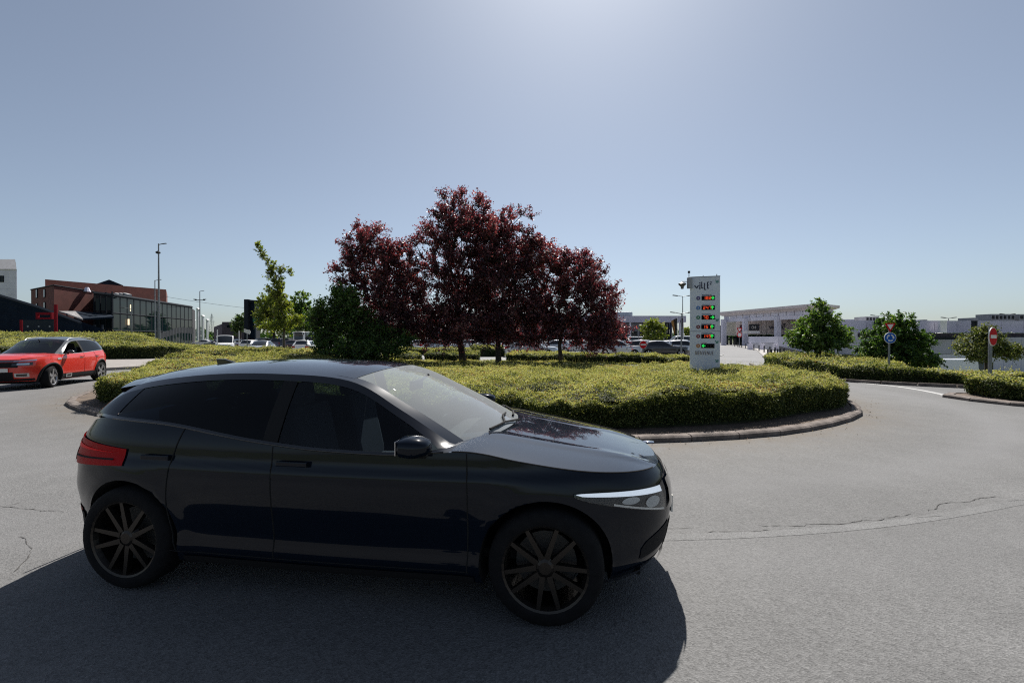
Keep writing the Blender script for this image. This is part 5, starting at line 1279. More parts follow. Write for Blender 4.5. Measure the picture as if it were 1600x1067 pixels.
def wrap_panel(s, u0, u1, zlo, zhi, off=.004, nu=14, nv=5):
    u = np.linspace(u0, u1, nu)[:, None] * np.ones((1, nv)); w = np.linspace(0, 1, nu)
    lo = np.array([zlo(x) for x in w]) if callable(zlo) else np.full(nu, zlo); hi = np.array([zhi(x) for x in w]) if callable(zhi) else np.full(nu, zhi)
    Z = lo[:, None] + (hi - lo)[:, None] * np.linspace(0, 1, nv)[None]
    return s.P(u, Z) + s.nrm(u, Z) * off
def plate_from(P, depth=.012):
    "closes a surface patch into a thin solid by pushing a copy inward"
    m = MB(); P = np.asarray(P); c = P.copy(); c[..., 1] *= (1 - depth * 1.2); c[..., 0] *= (1 - depth * .5)
    m.grid(P); return m

def wheel_meshes(r, w, spokes=5, rr=None, dense=True, style='v'):
    rr = rr or r * .745
    t = MB().lathe([(rr, -w / 2 + .005), (rr + .012, -w / 2), (r - .03, -w / 2 + .004), (r - .008, -w / 2 + .022), (r, -w / 2 + .05), (r, w / 2 - .05), (r - .008, w / 2 - .022), (r - .03, w / 2 - .004), (rr + .012, w / 2), (rr, w / 2 - .005)], n=40 if dense else 18, axis='Y').mesh('tyre', smooth=True)
    m = MB(); n = 36 if dense else 16
    m.lathe([(rr, -w / 2 + .006), (rr - .012, -w / 2 + .012), (rr - .022, -w / 2 + .04), (rr - .03, w / 2 - .02)], n=n, axis='Y')
    m.lathe([(.001, -w / 2 + .022), (.035, -w / 2 + .022), (.06, -w / 2 + .034), (.075, -w / 2 + .06)], n=12, axis='Y')
    for k in range(spokes):
        a0 = 2 * PI * k / spokes + .3
        pairs = ((-.16, -.30), (.16, .30)) if style == 'v' else ((0, 0),)
        for d0, d1 in pairs:
            a = a0 + d0 * 1.5; b = a0 + d1 * 1.25; p = np.array([math.cos(a) * .05, math.sin(a) * .05]); q = np.array([math.cos(b) * (rr - .012), math.sin(b) * (rr - .012)])
            dd = (q - p) / np.linalg.norm(q - p); nn = np.array([-dd[1], dd[0]]); w0, w1 = (.016, .011) if style == 'v' else (.035, .05)
            pts = [(p + nn * w0), (p - nn * w0), (q - nn * w1), (q + nn * w1)]
            y0, y1 = -w / 2 + .026, -w / 2 + .016
            V = [(pts[0][0], y0, pts[0][1]), (pts[1][0], y0, pts[1][1]), (pts[2][0], y1, pts[2][1]), (pts[3][0], y1, pts[3][1])]
            V += [(x, y + .035, z) for x, y, z in V]
            m.add(V, [(0, 1, 2, 3), (7, 6, 5, 4), (0, 4, 5, 1), (1, 5, 6, 2), (2, 6, 7, 3), (3, 7, 4, 0)])
    for k in range(5):
        a0 = 2 * PI * k / 5 + .3; m.tube((math.cos(a0) * .055, -w / 2 + .030, math.sin(a0) * .055), (math.cos(a0) * .055, -w / 2 + .050, math.sin(a0) * .055), .009, .009, 6)
    rim = m.mesh('rim')
    disc = MB().lathe([(.02, 0.0), (rr * .72, 0.0), (rr * .72, .02), (.02, .02)], n=20, axis='Y').mesh('brake_disc')
    return t, rim, disc

def generic(L=4.3, WB=2.62, W=.89, H=1.46, fo=.82, belt=(.93, 1.0), hood=.86, nose=.74, r=.315, xa=.78, xrf=.05, xrr=-1.45, tail=.0, tz=1.0, slope=.45, van=False, saloon=False):
    xF = WB / 2 + fo; xR = -(L - xF); wf, wr = WB / 2, -WB / 2
    ztop = [(xR - .2, tz - .02), (xR + .1, tz), (xR + .6, belt[1]), (-.6, (belt[0] + belt[1]) / 2), (xa, belt[0]), (xa + .3, (belt[0] + hood) / 2 + .02), (xF - .35, hood), (xF - .1, nose + .04), (xF + .2, nose)]
    p = dict(fprof=[(.15, xF - .12), (.35, xF - .02), (.5, xF), (nose - .08, xF - .015), (nose + .03, xF - .07), (nose + .3, xF - .22)],
             rprof=[(.15, xR + .12), (.4, xR + .02), (.55, xR), (.8, xR + .025), (tz, xR + .09), (tz + .2, xR + .16)],
             wprof=[(.15, W - .09), (.3, W - .03), (.5, W), (.75, W + .002), (belt[0] - .08, W - .012), (belt[1] + .02, W - .045), (belt[1] + .3, W - .09)],
             ztop=ztop, zlow=[(xR, .26), (wr, .2), (0, .19), (wf, .2), (xF, .2)], xsf=wf - .25, xsr=wr + .15, nf=2.7, nr=3.2, zref=belt[0] - .1, wf=wf, wr=wr, rw=r, RA=r + .05, fl=.012)
    yr = W - .29 if not van else W - .16
    zr = H - .075
    bx = xR + .21
    p['rail'] = [(xa, W - .17, belt[0] - .01), (xa * .6 + xrf * .4, (W - .17) * .5 + yr * .5 + .02, belt[0] + (zr - belt[0]) * .45), (xrf, yr + .012, zr - .03), (xrf - .5, yr, zr + .005), ((xrf + xrr) / 2 - .15, yr - .008, zr), (xrr, yr - .03, zr - .05), (xrr - slope * .45, yr - .02, zr - .05 - (zr - tz) * .42), (max(bx, xrr - slope), W - .16, tz - .01)]
    zc = H
    p['cline'] = [(xa + .24, 0, belt[0] + .04), (xa * .6 + xrf * .4 + .13, 0, belt[0] + .04 + (zc - belt[0]) * .47), (xrf + .07, 0, zc - .035), (xrf - .5, 0, zc), ((xrf + xrr) / 2 - .15, 0, zc - .005), (xrr - .05, 0, zc - .06), (xrr - .05 - slope * .45, 0, zc - .06 - (zc - tz) * .45), (max(bx, xrr - slope) - .06, 0, tz + .02)]
    p['kw'] = 2; p['kr'] = 5; p['xa'] = xa; p['xrf'] = xrf; p['xrr'] = xrr; p['H'] = H; p['W'] = W; p['xF'] = xF; p['xR'] = xR; p['van'] = van; p['nose'] = nose; p['tz'] = tz; p['saloon'] = saloon; p['slope'] = slope; p['hood'] = hood
    return p

def parked_meshes(p):
    "a moderately detailed car for the rows of the car park: list of (part name, mesh, material key, [sub-parts], location)"
    s = Shape(p); out = []
    b = wrap_body(s, 84, 12)
    cover(s, b, s.uof(s.xa) - .03 if s.uof(s.xa) < .75 else .72, 1, 16, 9, lambda x: .045 + 0 * x)
    b.v and cover(s, b, 0, s.uof(s.xrr - s.slope + .1) if s.xrr - s.slope > s.xsr else .25, 12, 9, lambda x: .02 + 0 * x)
    kw, kr, ke = s.kw * 8, s.kr * 8, len(s.R) - 1
    b.grid(shell(s, kw, kr, nt=11)); b.grid(shell(s, 0, kw, -1, -.9, 3)); b.grid(shell(s, 0, kw, .9, 1, 3)); b.grid(shell(s, kr, ke, -1, -.86, 3)); b.grid(shell(s, kr, ke, .86, 1, 3))
    xq = np.array([s.R[-1, 0], s.R[0, 0]])
    # side frames round the windows, painted
    f = lambda v: (lambda B: v + 0 * B)
    top = lambda x: s.rz_(x); bot = lambda x: s.zt_(x)
    for (xl, xr_, lo, hi) in ((f(xq[0]), f(xq[1]), bot, lambda x: bot(x) + .02), (f(xq[0]), f(xq[1]), lambda x: np.maximum(bot(x) + .02, top(x) - .05), top),
                              (f(xq[0]), lambda B: s.xrr + .12 - (s.slope * .55) * (1 - B) * .6 + 0 * B, lambda x: bot(x) + .02, lambda x: top(x) - .05)):
        both(b, side_quad(s, xl, xr_, lo, hi, 12, 4))
    if s.van == 'panel': both(b, side_quad(s, lambda B: s.xrr + .12 - (s.slope * .55) * (1 - B) * .6, f(s.xa - 1.07), lambda x: bot(x) + .02, lambda x: top(x) - .05, 12, 5))
    out.append(('body', b.mesh('body', smooth=True, fixn=False, auto=40), 'paint', [], (0, 0, 0)))
    m = MB().grid(shell(s, 1, kw, -.9, .9, 11)); out.append(('windscreen', m.mesh('windscreen', True, False), M_DGLASS, [], (0, 0, 0)))
    m = MB().grid(shell(s, kr + 1, ke - 2, -.86, .86, 11)); out.append(('rear_window', m.mesh('rear_window', True, False), M_DGLASS, [], (0, 0, 0)))
    for sg in (1, -1):
        m = MB()
        xb = (s.xa + s.xrr) / 2 - .05
        if s.van == 'panel': xb = s.xa - 1.05
        for xl, xr_ in ((f(xb + .05), f(s.R[1, 0])), (lambda B: s.xrr + .12 - (s.slope * .55) * (1 - B) * .6, f(xb - .02)))[:1 if s.van == 'panel' else 2]:
            P = side_quad(s, xl, xr_, lambda x: bot(x) + .02, lambda x: top(x) - .05, 12, 5, -.003); m.grid(P if sg > 0 else mir(P), sg < 0)
        P = side_quad(s, f(xb - .02), f(xb + .05), lambda x: bot(x) + .02, lambda x: top(x) - .05, 3, 4, .002); m.grid(P if sg > 0 else mir(P), sg < 0)
        out.append(('side_window', m.mesh('side_window', True, False), M_DGLASS, [], (0, 0, 0)))
    for sg in (1, -1):
        P = wrap_panel(s, .87, .955, s.nose - .13, lambda w: s.nose - .01 - .03 * w, .004, 8, 3); out.append(('headlight', MB().grid(P if sg > 0 else mir(P), sg < 0).mesh('headlight', True, False), M_LAMPIN, [], (0, 0, 0)))
        P = wrap_panel(s, .06, .17, s.tz - .24, s.tz - .07, .004, 8, 3); out.append(('tail_lamp', MB().grid(P if sg > 0 else mir(P), sg < 0).mesh('tail_lamp', True, False), M_TAIL, [], (0, 0, 0)))
        x = s.xa - .12; y = float(s.yside(x, s.zt_(x))); m = MB().box((x, sg * (y + .09), float(s.zt_(x)) + .09), (.13, .2, .14)); out.append(('mirror', m.mesh('mirror', bevel=.03), 'paint', [], (0, 0, 0)))
    g = MB(); P = wrap_panel(s, .95, 1, s.nose - .2, s.nose - .07, .003, 6, 3); both(g, P); P = wrap_panel(s, .93, 1, .24, .40, .003, 6, 3); both(g, P); out.append(('grille', g.mesh('grille', True, False), M_BLACK, [], (0, 0, 0)))
    out.append(('number_plate', MB().box((s.xF + .012, 0, .47), (.012, .52, .11)).mesh('number_plate'), M_PLATE, [], (0, 0, 0)))
    out.append(('number_plate', MB().box((s.xR - .012, 0, .62), (.012, .52, .11)).mesh('number_plate'), M_PLATE, [], (0, 0, 0)))
    u = MB().box(((s.wf + s.wr) / 2, 0, .30), (s.wf - s.wr + .9, 1.2, .16)); out.append(('underbody', u.mesh('underbody'), M_WELL, [], (0, 0, 0)))
    t, rim, disc = wheel_meshes(s.rw, .2, 5, dense=False, style='s')
    for x in (s.wf, s.wr):
        for sg in (-1, 1): out.append(('wheel', t, M_TYRE, [('rim', rim, M_RIM)], (x, sg * (s.W - .115), s.rw)))
    return out

CARS = {}
CARS['hatch'] = parked_meshes(generic(4.15, 2.55, .87, 1.48, .80, (.94, 1.02), .90, .76, .31, .80, .10, -1.35, tz=1.0, slope=.48))
CARS['saloon'] = parked_meshes(generic(4.7, 2.78, .90, 1.44, .86, (.92, .98), .86, .73, .325, .72, -.05, -1.25, tz=1.0, slope=.75, saloon=True))
CARS['estate'] = parked_meshes(generic(4.6, 2.7, .89, 1.48, .88, (.92, .99), .87, .74, .32, .80, .05, -1.80, tz=1.0, slope=.35))
CARS['suv'] = parked_meshes(generic(4.45, 2.67, .92, 1.68, .84, (1.07, 1.14), 1.03, .90, .355, .78, .10, -1.62, tz=1.12, slope=.38))
CARS['van'] = parked_meshes(generic(5.0, 3.1, .95, 1.98, .82, (1.12, 1.14), 1.05, .90, .33, 1.30, .62, -2.25, tz=1.12, slope=.16, van=True))
CARS['panel_van'] = parked_meshes(generic(5.6, 3.5, .99, 2.25, .84, (1.10, 1.12), 1.02, .88, .34, 1.42, .80, -2.62, tz=1.10, slope=.10, van='panel'))
CARS['minibus'] = parked_meshes(generic(5.6, 3.5, .98, 2.55, .85, (1.22, 1.24), 1.15, .98, .35, 1.50, .85, -2.62, tz=1.22, slope=.12, van=True))
def park(kind, name, label, cat, px, d, yaw, mat, z=None, group='cars in the car park', pz=0.0):
    x, y = at(px, d); root = empty(name, (x, y, float(dip(x, y)) if z is None else z), math.radians(yaw), label, cat, group)
    for pn, me, mk, subs, loc in CARS[kind]:
        o = obj(pn, me, M_WHITEP if mk == 'paint' else mk, root, loc, PI if (pn == 'wheel' and loc[1] > 0) else 0)
        if mk == 'paint':
            o.material_slots[0].link = 'OBJECT'; o.material_slots[0].material = mat
        for sn, sm, smat in subs: obj(sn, sm, smat, o)
    return root
# yaw: 0 = nose to the right of the picture, -90 = nose towards the camera
PK = [
 # left part of the car park
 ('van', 'white_van', 'white van facing the road, nearest of the left car park row', 'van', 352, 52, -60, M_WHITEP),
 ('hatch', 'parked_car', 'white hatchback with a dark rear window just right of the white van', 'car', 395, 50, 95, M_WHITEP),
 ('saloon', 'parked_car', 'pale silver saloon facing the road, behind the direction sign post', 'car', 408, 45, -78, M_SILVER),
 ('saloon', 'parked_car', 'small white car far left, beside the tall lamp mast', 'car', 318, 90, 175, M_WHITEP),
 ('estate', 'parked_car', 'dark grey estate half hidden behind the roof of the white van', 'car', 340, 74, 170, M_GREYP),
 ('hatch', 'parked_car', 'dark red hatchback under the direction arrow sign', 'car', 388, 68, -100, M_BORD),
 ('estate', 'parked_car', 'silver estate between the white van and the dark red hatchback', 'car', 375, 76, 80, M_SILVER),
 ('suv', 'parked_car', 'dark blue off-roader in front of the advertising frame', 'car', 408, 62, -85, M_DBLUE),
 ('hatch', 'parked_car', 'violet-blue hatchback under the yellow-green tree', 'car', 424, 64, 95, M_DBLUE),
 ('suv', 'parked_car', 'plum-grey car behind the stem of the young tree', 'car', 438, 62, 100, M_PURP),
 ('suv', 'parked_car', 'black off-roader right of the stem of the young tree', 'car', 458, 62, 80, M_BLACKP),
 ('minibus', 'minibus', 'tall white minibus seen from behind, left of the green bush', 'minibus', 481, 62, 90, M_WHITEP),
 ('hatch', 'parked_car', 'dark red hatchback seen from behind, nearest left of the green bush', 'car', 462, 46, 100, M_BORD),
 ('saloon', 'parked_car', 'silver saloon between the minibus and the dark red hatchback', 'car', 472, 52, 95, M_SILVER),
 ('hatch', 'parked_car', 'white hatchback partly covered by the left edge of the green bush', 'car', 478, 43, 100, M_WHITEP),
 # middle, seen under the plum crowns
 ('suv', 'parked_car', 'dark blue off-roader right of the green bush, under the first plum', 'car', 638, 60, 80, M_DBLUE),
 ('hatch', 'parked_car', 'white hatchback seen from behind, right of the green bush', 'car', 657, 56, 85, M_WHITEP),
 ('estate', 'parked_car', 'silver estate left of the leaning plum trunk', 'car', 694, 52, 20, M_SILVER),
 ('hatch', 'parked_car', 'white hatchback glinting just right of the leaning plum trunk', 'car', 742, 60, -20, M_WHITEP),
 ('saloon', 'parked_car', 'white saloon seen between the two middle plum trunks', 'car', 765, 66, 10, M_WHITEP),
 ('saloon', 'parked_car', 'long silver saloon parked broadside behind the far hedge', 'car', 832, 39.5, -6, M_SILVER),
 ('hatch', 'parked_car', 'silver hatchback left of the slender forked plum trunk', 'car', 866, 50, 170, M_SILVER),
 ('hatch', 'parked_car', 'white hatchback just right of the slender forked plum trunk', 'car', 893, 50, 175, M_WHITEP),
 ('saloon', 'parked_car', 'red saloon half covered by the drooping plum leaves', 'car', 915, 58, 5, M_REDP),
 ('hatch', 'parked_car', 'white hatchback under the right end of the plum crowns', 'car', 941, 52, -10, M_WHITEP),
 ('hatch', 'parked_car', 'silver hatchback facing right, close behind the far hedge under the plum tips', 'car', 968, 41, -12, M_SILVER),
 ('saloon', 'parked_car', 'dark blue saloon left of the red round sign in the car park', 'car', 993, 44, -14, M_DBLUE),
 ('hatch', 'parked_car', 'grey hatchback just right of the red round sign in the car park', 'car', 1012, 42, -25, M_GREYP),
 ('saloon', 'parked_car', 'dark green-black saloon below the bright young maple', 'car', 1036, 41, -8, M_BLACKP),
 ('saloon', 'parked_car', 'white saloon at the foot of the flag poles', 'car', 1056, 45, -12, M_WHITEP),
 ('hatch', 'parked_car', 'silver hatchback touching the left edge of the tall information sign', 'car', 1072, 43, -18, M_SILVER),
 ('van', 'white_van', 'white van standing behind the flag poles', 'van', 1062, 64, 175, M_WHITEP),
 ('van', 'white_van', 'small white van before the grey mall wing, left of the bright young maple', 'van', 988, 82, 170, M_WHITEP),
 ('hatch', 'parked_car', 'red hatchback before the grey mall wing', 'car', 1000, 76, 175, M_REDP),
 ('estate', 'parked_car', 'silver estate behind the hedge block between the middle trunks', 'car', 722, 72, 90, M_SILVER),
 ('suv', 'parked_car', 'white off-roader in the far row behind the slender trunk', 'car', 850, 72, 90, M_WHITEP),
 ('hatch', 'parked_car', 'blue hatchback in the far row under the plum crowns', 'car', 812, 72, 90, M_BLUEP),
 # sunken car park on the right
 ('panel_van', 'white_van', 'long white van in the sunken car park along the mall wall', 'van', 1506, 38, -3, M_WHITEP),
 ('saloon', 'parked_car', 'silver saloon behind the hedge at the far right edge', 'car', 1612, 33, -4, M_SILVER),
 ('hatch', 'parked_car', 'dark hatchback in front of the long white van in the sunken car park', 'car', 1480, 35.5, 0, M_GREYP),
]
for k in PK:
    park(*k)
# ------------------------------------------------------------------ the two cars on the roundabout
def tubeline(m, P, r=.003, n=5):
    for a, b in zip(P[:-1], P[1:]): m.tube(a, b, r, r, n, cap=False)
    return m
def solid_quad(P, side, t=.006):
    m = MB(); P = np.asarray(P)
    if side < 0: P = mir(P)
    m.grid(P, side < 0); return m

def driving_car(p, root, paint_m, roof_m, glass, rim_m, detail):
    s = Shape(p)
    kw, kr, ke = s.kw * 8, s.kr * 8, len(s.R) - 1
    b = wrap_body(s, 260, 34); body = b.build('body', paint_m, root, smooth=True, fixn=False, auto=50)
    f = lambda v: (lambda B: v + 0 * B); top = lambda x: s.rz_(x); bot = lambda x: s.zt_(x)
    cr = p.get('crown', .05)
    def hood_crown(x): return cr * sstep(s.xF - x, -.02, .5)
    uc = s.uof(s.xa) - .004
    if uc > .75: uc = .75
    h = cover(s, MB(), uc, 1, 60, 33, hood_crown)
    # pressed crease lines either side of the bonnet
    V = np.array(h.v); yy = np.abs(V[:, 1]); V[:, 2] += .010 * np.exp(-((yy - .34 - .10 * (s.xF - V[:, 0])) / .035) ** 2) * sstep(s.xF - V[:, 0], .08, .3); h.v = [tuple(v) for v in V]
    h.build('bonnet', p.get('top_m', paint_m), root, smooth=True, fixn=False)
    d = cover(s, MB(), 0, .25, 24, 21, lambda x: .015 + 0 * x); d.build('tailgate_top', paint_m, root, smooth=True, fixn=False)
    us = np.linspace(uc + .004, .93, 60); E = s.P(us, s.ztop_u(us))
    for sg in (1, -1):
        L = E + np.array([0, -.004, .0035]); tubeline(MB(), L if sg > 0 else mir(L), .0038, 4).build('bonnet_seam', M_WELL, root)
    # roof, pillars, spoiler
    MB().grid(shell(s, kw, kr, nt=33)).build('roof', roof_m, root, smooth=True, fixn=False)
    pil = MB(); pil.grid(shell(s, 0, kw, -1, -.90, 5)); pil.grid(shell(s, 0, kw, .90, 1, 5)); pil.grid(shell(s, kw, kw + 2, -.93, .93, 15, -.001))
    pil.build('windscreen_pillar', p.get('pillar_m', paint_m), root, smooth=True, fixn=False)
    rp = MB(); rp.grid(shell(s, kr, ke, -1, -.84, 5)); rp.grid(shell(s, kr, ke, .84, 1, 5)); rp.build('rear_pillar', paint_m, root, smooth=True, fixn=False)
    MB().grid(shell(s, 0, kw, -.9, .9, 25, .002)).build('windscreen', p.get('ws_m', M_CLEAR), root, smooth=True, fixn=False)
    MB().grid(shell(s, kr, ke - 1, -.84, .84, 21, .002)).build('rear_window', glass, root, smooth=True, fixn=False)
    sp = s.C[kr]; spm = MB(); Rk = s.R[kr]
    t = np.linspace(-1, 1, 21); a = np.abs(t)
    A = np.stack([sp[0] + (Rk[0] - sp[0]) * a ** 2.2 + .02, Rk[1] * t, sp[2] + (Rk[2] - sp[2]) * a ** 2.4 + .004], 1)
    Bq = A + np.array([-.17, 0, -.030]); Cq = Bq + np.array([.01, 0, -.03]); Dq = A + np.array([-.02, 0, -.05])
    spm.grid(np.stack([A, Bq, Cq, Dq], 0)); spm.build('spoiler', p.get('spoiler_m', roof_m), root, smooth=True, auto=35)
    # doors' window frames and glass
    xe, x0 = float(s.R[-1, 0]), float(s.R[0, 0]); xB = p['xB']; fb = .016; ft = p.get('ft', .045)
    for sg in (1, -1):
        fr = MB()
        def add(P): fr.grid(P if sg > 0 else mir(P), sg < 0)
        add(side_quad(s, f(xe), f(x0), bot, lambda x: bot(x) + fb, 60, 2)); add(side_quad(s, f(xe), f(x0), lambda x: np.maximum(bot(x) + fb, top(x) - ft), top, 60, 4))
        cl = p['cpil']       # slanted front edge of the rear pillar
        fr.build('window_frame', p.get('frame_m', M_BLACK), root, smooth=True, fixn=False)
        P = side_quad(s, f(xe), cl, lambda x: bot(x) + fb, lambda x: top(x) - ft, 14, 8); solid_quad(P, sg).build('rear_quarter', p.get('quarter_m', paint_m), root, smooth=True, fixn=False)
        P = side_quad(s, f(xB - .05), f(xB + .05), lambda x: bot(x) + fb, lambda x: top(x) - ft, 3, 6, .002); solid_quad(P, sg).build('door_pillar', M_BLACK, root, smooth=True, fixn=False)
        P = side_quad(s, f(xB + .05), f(s.R[2, 0]), lambda x: bot(x) + fb, lambda x: top(x) - ft, 26, 8, -.005)
        if not (p.get('open_window') and sg > 0): solid_quad(P, sg).build('front_window', M_TINTF, root, smooth=True, fixn=False)
        P = side_quad(s, cl, f(xB - .05), lambda x: bot(x) + fb, lambda x: top(x) - ft, 20, 8, -.005); solid_quad(P, sg).build('rear_side_window', glass, root, smooth=True, fixn=False)
        # waist trim
        xs = np.linspace(p['cpil'](0.0) if np.ndim(p['cpil'](0.0)) == 0 else float(p['cpil'](np.array(0.0))), x0 - .05, 40); Y = s.yside(xs, bot(xs)); L = np.stack([xs, Y - .004, bot(xs) + .004], 1)
        tubeline(MB(), L if sg > 0 else mir(L), .007, 6).build('waist_trim', p.get('waist_m', M_GLOSSB), root, smooth=True)
        # door shut lines
        sm = MB()
        for xs0, lean in p['seams']:
            zz = np.linspace(.27, float(bot(xs0)) - .005, 16); xx = xs0 + lean * (zz - .6) ** 2; L = np.stack([xx, s.yside(xx, zz) + .0005, zz], 1); tubeline(sm, L if sg > 0 else mir(L), .0042, 4)
        xx = np.linspace(p['seams'][-1][0], p['seams'][0][0], 30); L = np.stack([xx, s.yside(xx, .27 + 0 * xx) + .0005, .27 + 0 * xx], 1); tubeline(sm, L if sg > 0 else mir(L), .0028, 4)
        sm.build('door_seam', M_WELL, root)
        for hx in p['handles']:
            z = p['hz'] + .02 * (hx < 0); y = float(s.yside(hx, z)); hm = MB()
            hm.box((hx, sg * (y + .022), z), (.20, .018, .030), 0); hm.box((hx - .08, sg * (y + .008), z), (.03, .03, .024)); hm.box((hx + .08, sg * (y + .008), z), (.03, .03, .024)); hm.build('door_handle', paint_m, root, bevel=.006)
        # mirrors
        mx = p['mx']; z = float(bot(mx)) + .055; y = float(s.yside(mx, bot(mx)))
        mr = empty('mirror', (0, 0, 0)); mr.parent = root
        mm = MB(); th = np.linspace(0, 2 * PI, 17)[:-1]; rings = []
        for k, (o, sc) in enumerate(((-.075, .62), (-.055, .92), (0, 1.0), (.04, .93), (.085, .66), (.10, .30))):
            rings.append([(mx + o, sg * (y + .125 + .092 * sc * np.sign(math.cos(a)) * abs(math.cos(a)) ** .7), z + .02 + .058 * sc * np.sign(math.sin(a)) * abs(math.sin(a)) ** .7) for a in th])
        V = [q for r_ in rings for q in r_]; n = 16
        mm.add(V, [(i * n + j, i * n + (j + 1) % n, (i + 1) * n + (j + 1) % n, (i + 1) * n + j) for i in range(5) for j in range(n)] + [tuple(range(80, 96))])
        mm.build('mirror_housing', p.get('mirror_m', paint_m), mr, smooth=True, auto=40)
        MB().box((mx - .076, sg * (y + .125), z + .02), (.004, .13, .075)).build('mirror_glass', M_CHROME, mr, bevel=.001)
        MB().box((mx + .02, sg * (y + .02), z - .035), (.07, .10, .03), rx=-.25 * sg).build('mirror_arm', M_BLACK, mr, bevel=.008)
        # wheel arches and wells
        for cx in (s.wf, s.wr):
            a = np.linspace(-.35, PI + .35, 40); ar = MB(); rows = []
            X = cx + np.cos(a) * s.RA; Z = np.maximum(s.rw + np.sin(a) * s.RA, .14); Y = s.yside(np.clip(X, s.xr_(Z) + .02, s.xf_(Z) - .02), Z)
            Y = np.maximum(Y, .6)
            for dy in (.0, -.10, -.30): rows.append(np.stack([X, Y + dy, Z], 1))
            Pp = np.stack(rows, 1); ar.grid(Pp if sg > 0 else mir(Pp), sg > 0)
            n = len(ar.v); yi = .50
            ar.add([(cx, sg * yi, s.rw)] + [(x, sg * yi, z) for x, z in zip(X, Z)], [(0, i, i + 1) for i in range(1, 40)])
            ar.build('wheel_well', M_WELL, root, smooth=False, fixn=False)
            if p.get('clad'):
                w = p['clad']; cl_ = []
                for k, (rr_, o) in enumerate(((s.RA - .004, -.01), (s.RA, .012), (s.RA + w * .5, .018), (s.RA + w, .012), (s.RA + w + .004, -.006))):
                    X2 = cx + np.cos(a) * rr_; Z2 = np.maximum(s.rw + np.sin(a) * rr_, .17); Y2 = s.yside(np.clip(X2, s.xr_(Z2) + .02, s.xf_(Z2) - .02), Z2) + o; cl_.append(np.stack([X2, Y2, Z2], 1))
                Pp = np.stack(cl_, 1); MB().grid(Pp if sg > 0 else mir(Pp), sg > 0).build('arch_trim', M_BLACK, root, smooth=True, fixn=False)
    # interior
    fl = MB(); fl.box((-.25, 0, .33), (s.wf - s.wr + .3, s.W * 2 - .34, .05)); fl.box((s.wf - .45, 0, .55), (.05, 1.3, .5)); fl.box((s.wr + .1, 0, .6), (.05, 1.3, .55)); fl.build('floor_pan', M_WELL, root)
    dm = MB().box((s.xa - .02, 0, float(bot(s.xa)) - .14), (.5, s.W * 2 - .32, .2)); dm.build('dashboard', M_BLACK, root, bevel=.05)
    for x, y in ((-.12, .37), (-.12, -.37), (-1.0, .38), (-1.0, -.38)):
        st = MB(); st.box((x + .05, y, p['seat'] - .02), (.5, .48, .16)); st.box((x - .24, y, p['seat'] + .30), (.15, .46, .62), ry=-.22); st.box((x - .335, y, p['seat'] + .68), (.10, .26, .17), ry=-.15); st.build('seat', M_SEAT, root, bevel=.04)
    sw = MB(); cxs = (s.xa - .40, .37, float(bot(s.xa)) - .02); q = Matrix.Rotation(math.radians(-65), 4, 'Y')
    pts = [Vector(cxs) + q @ Vector((.185 * math.cos(t), .185 * math.sin(t), 0)) for t in np.linspace(0, 2 * PI, 25)]
    tubeline(sw, pts, .014, 6); sw.box(cxs, (.03, .34, .05)); sw.build('steering_wheel', M_BLACK, root, smooth=True, auto=40)
    rv = MB().box((s.xa - .52, 0, s.H - .19), (.03, .22, .07)); rv.tube((s.xa - .50, 0, s.H - .17), (s.xa - .42, 0, s.H - .11), .01); rv.build('rear_view_mirror', M_BLACK, root)
    MB().box(((s.wf + s.wr) / 2, 0, .235), (s.wf - s.wr + 1.1, 1.15, .10)).build('underbody', M_WELL, root)
    # wheels
    t, rim, disc = wheel_meshes(s.rw, p['tw'], 5, dense=True, style=p.get('wstyle', 'v'))
    for i, x in enumerate((s.wf, s.wr)):
        for sg in (-1, 1):
            w = obj('wheel', t, M_TYRE, root, (x, sg * (s.W - p['tw'] / 2 - .012), s.rw)); w.rotation_euler = (0, 0.35 * i + .1 * sg, (PI if sg > 0 else 0) + (p.get('steer', 0) if i == 0 else 0)); obj('rim', rim, rim_m, w); obj('brake_disc', disc, M_DISC, w)
    return s, body

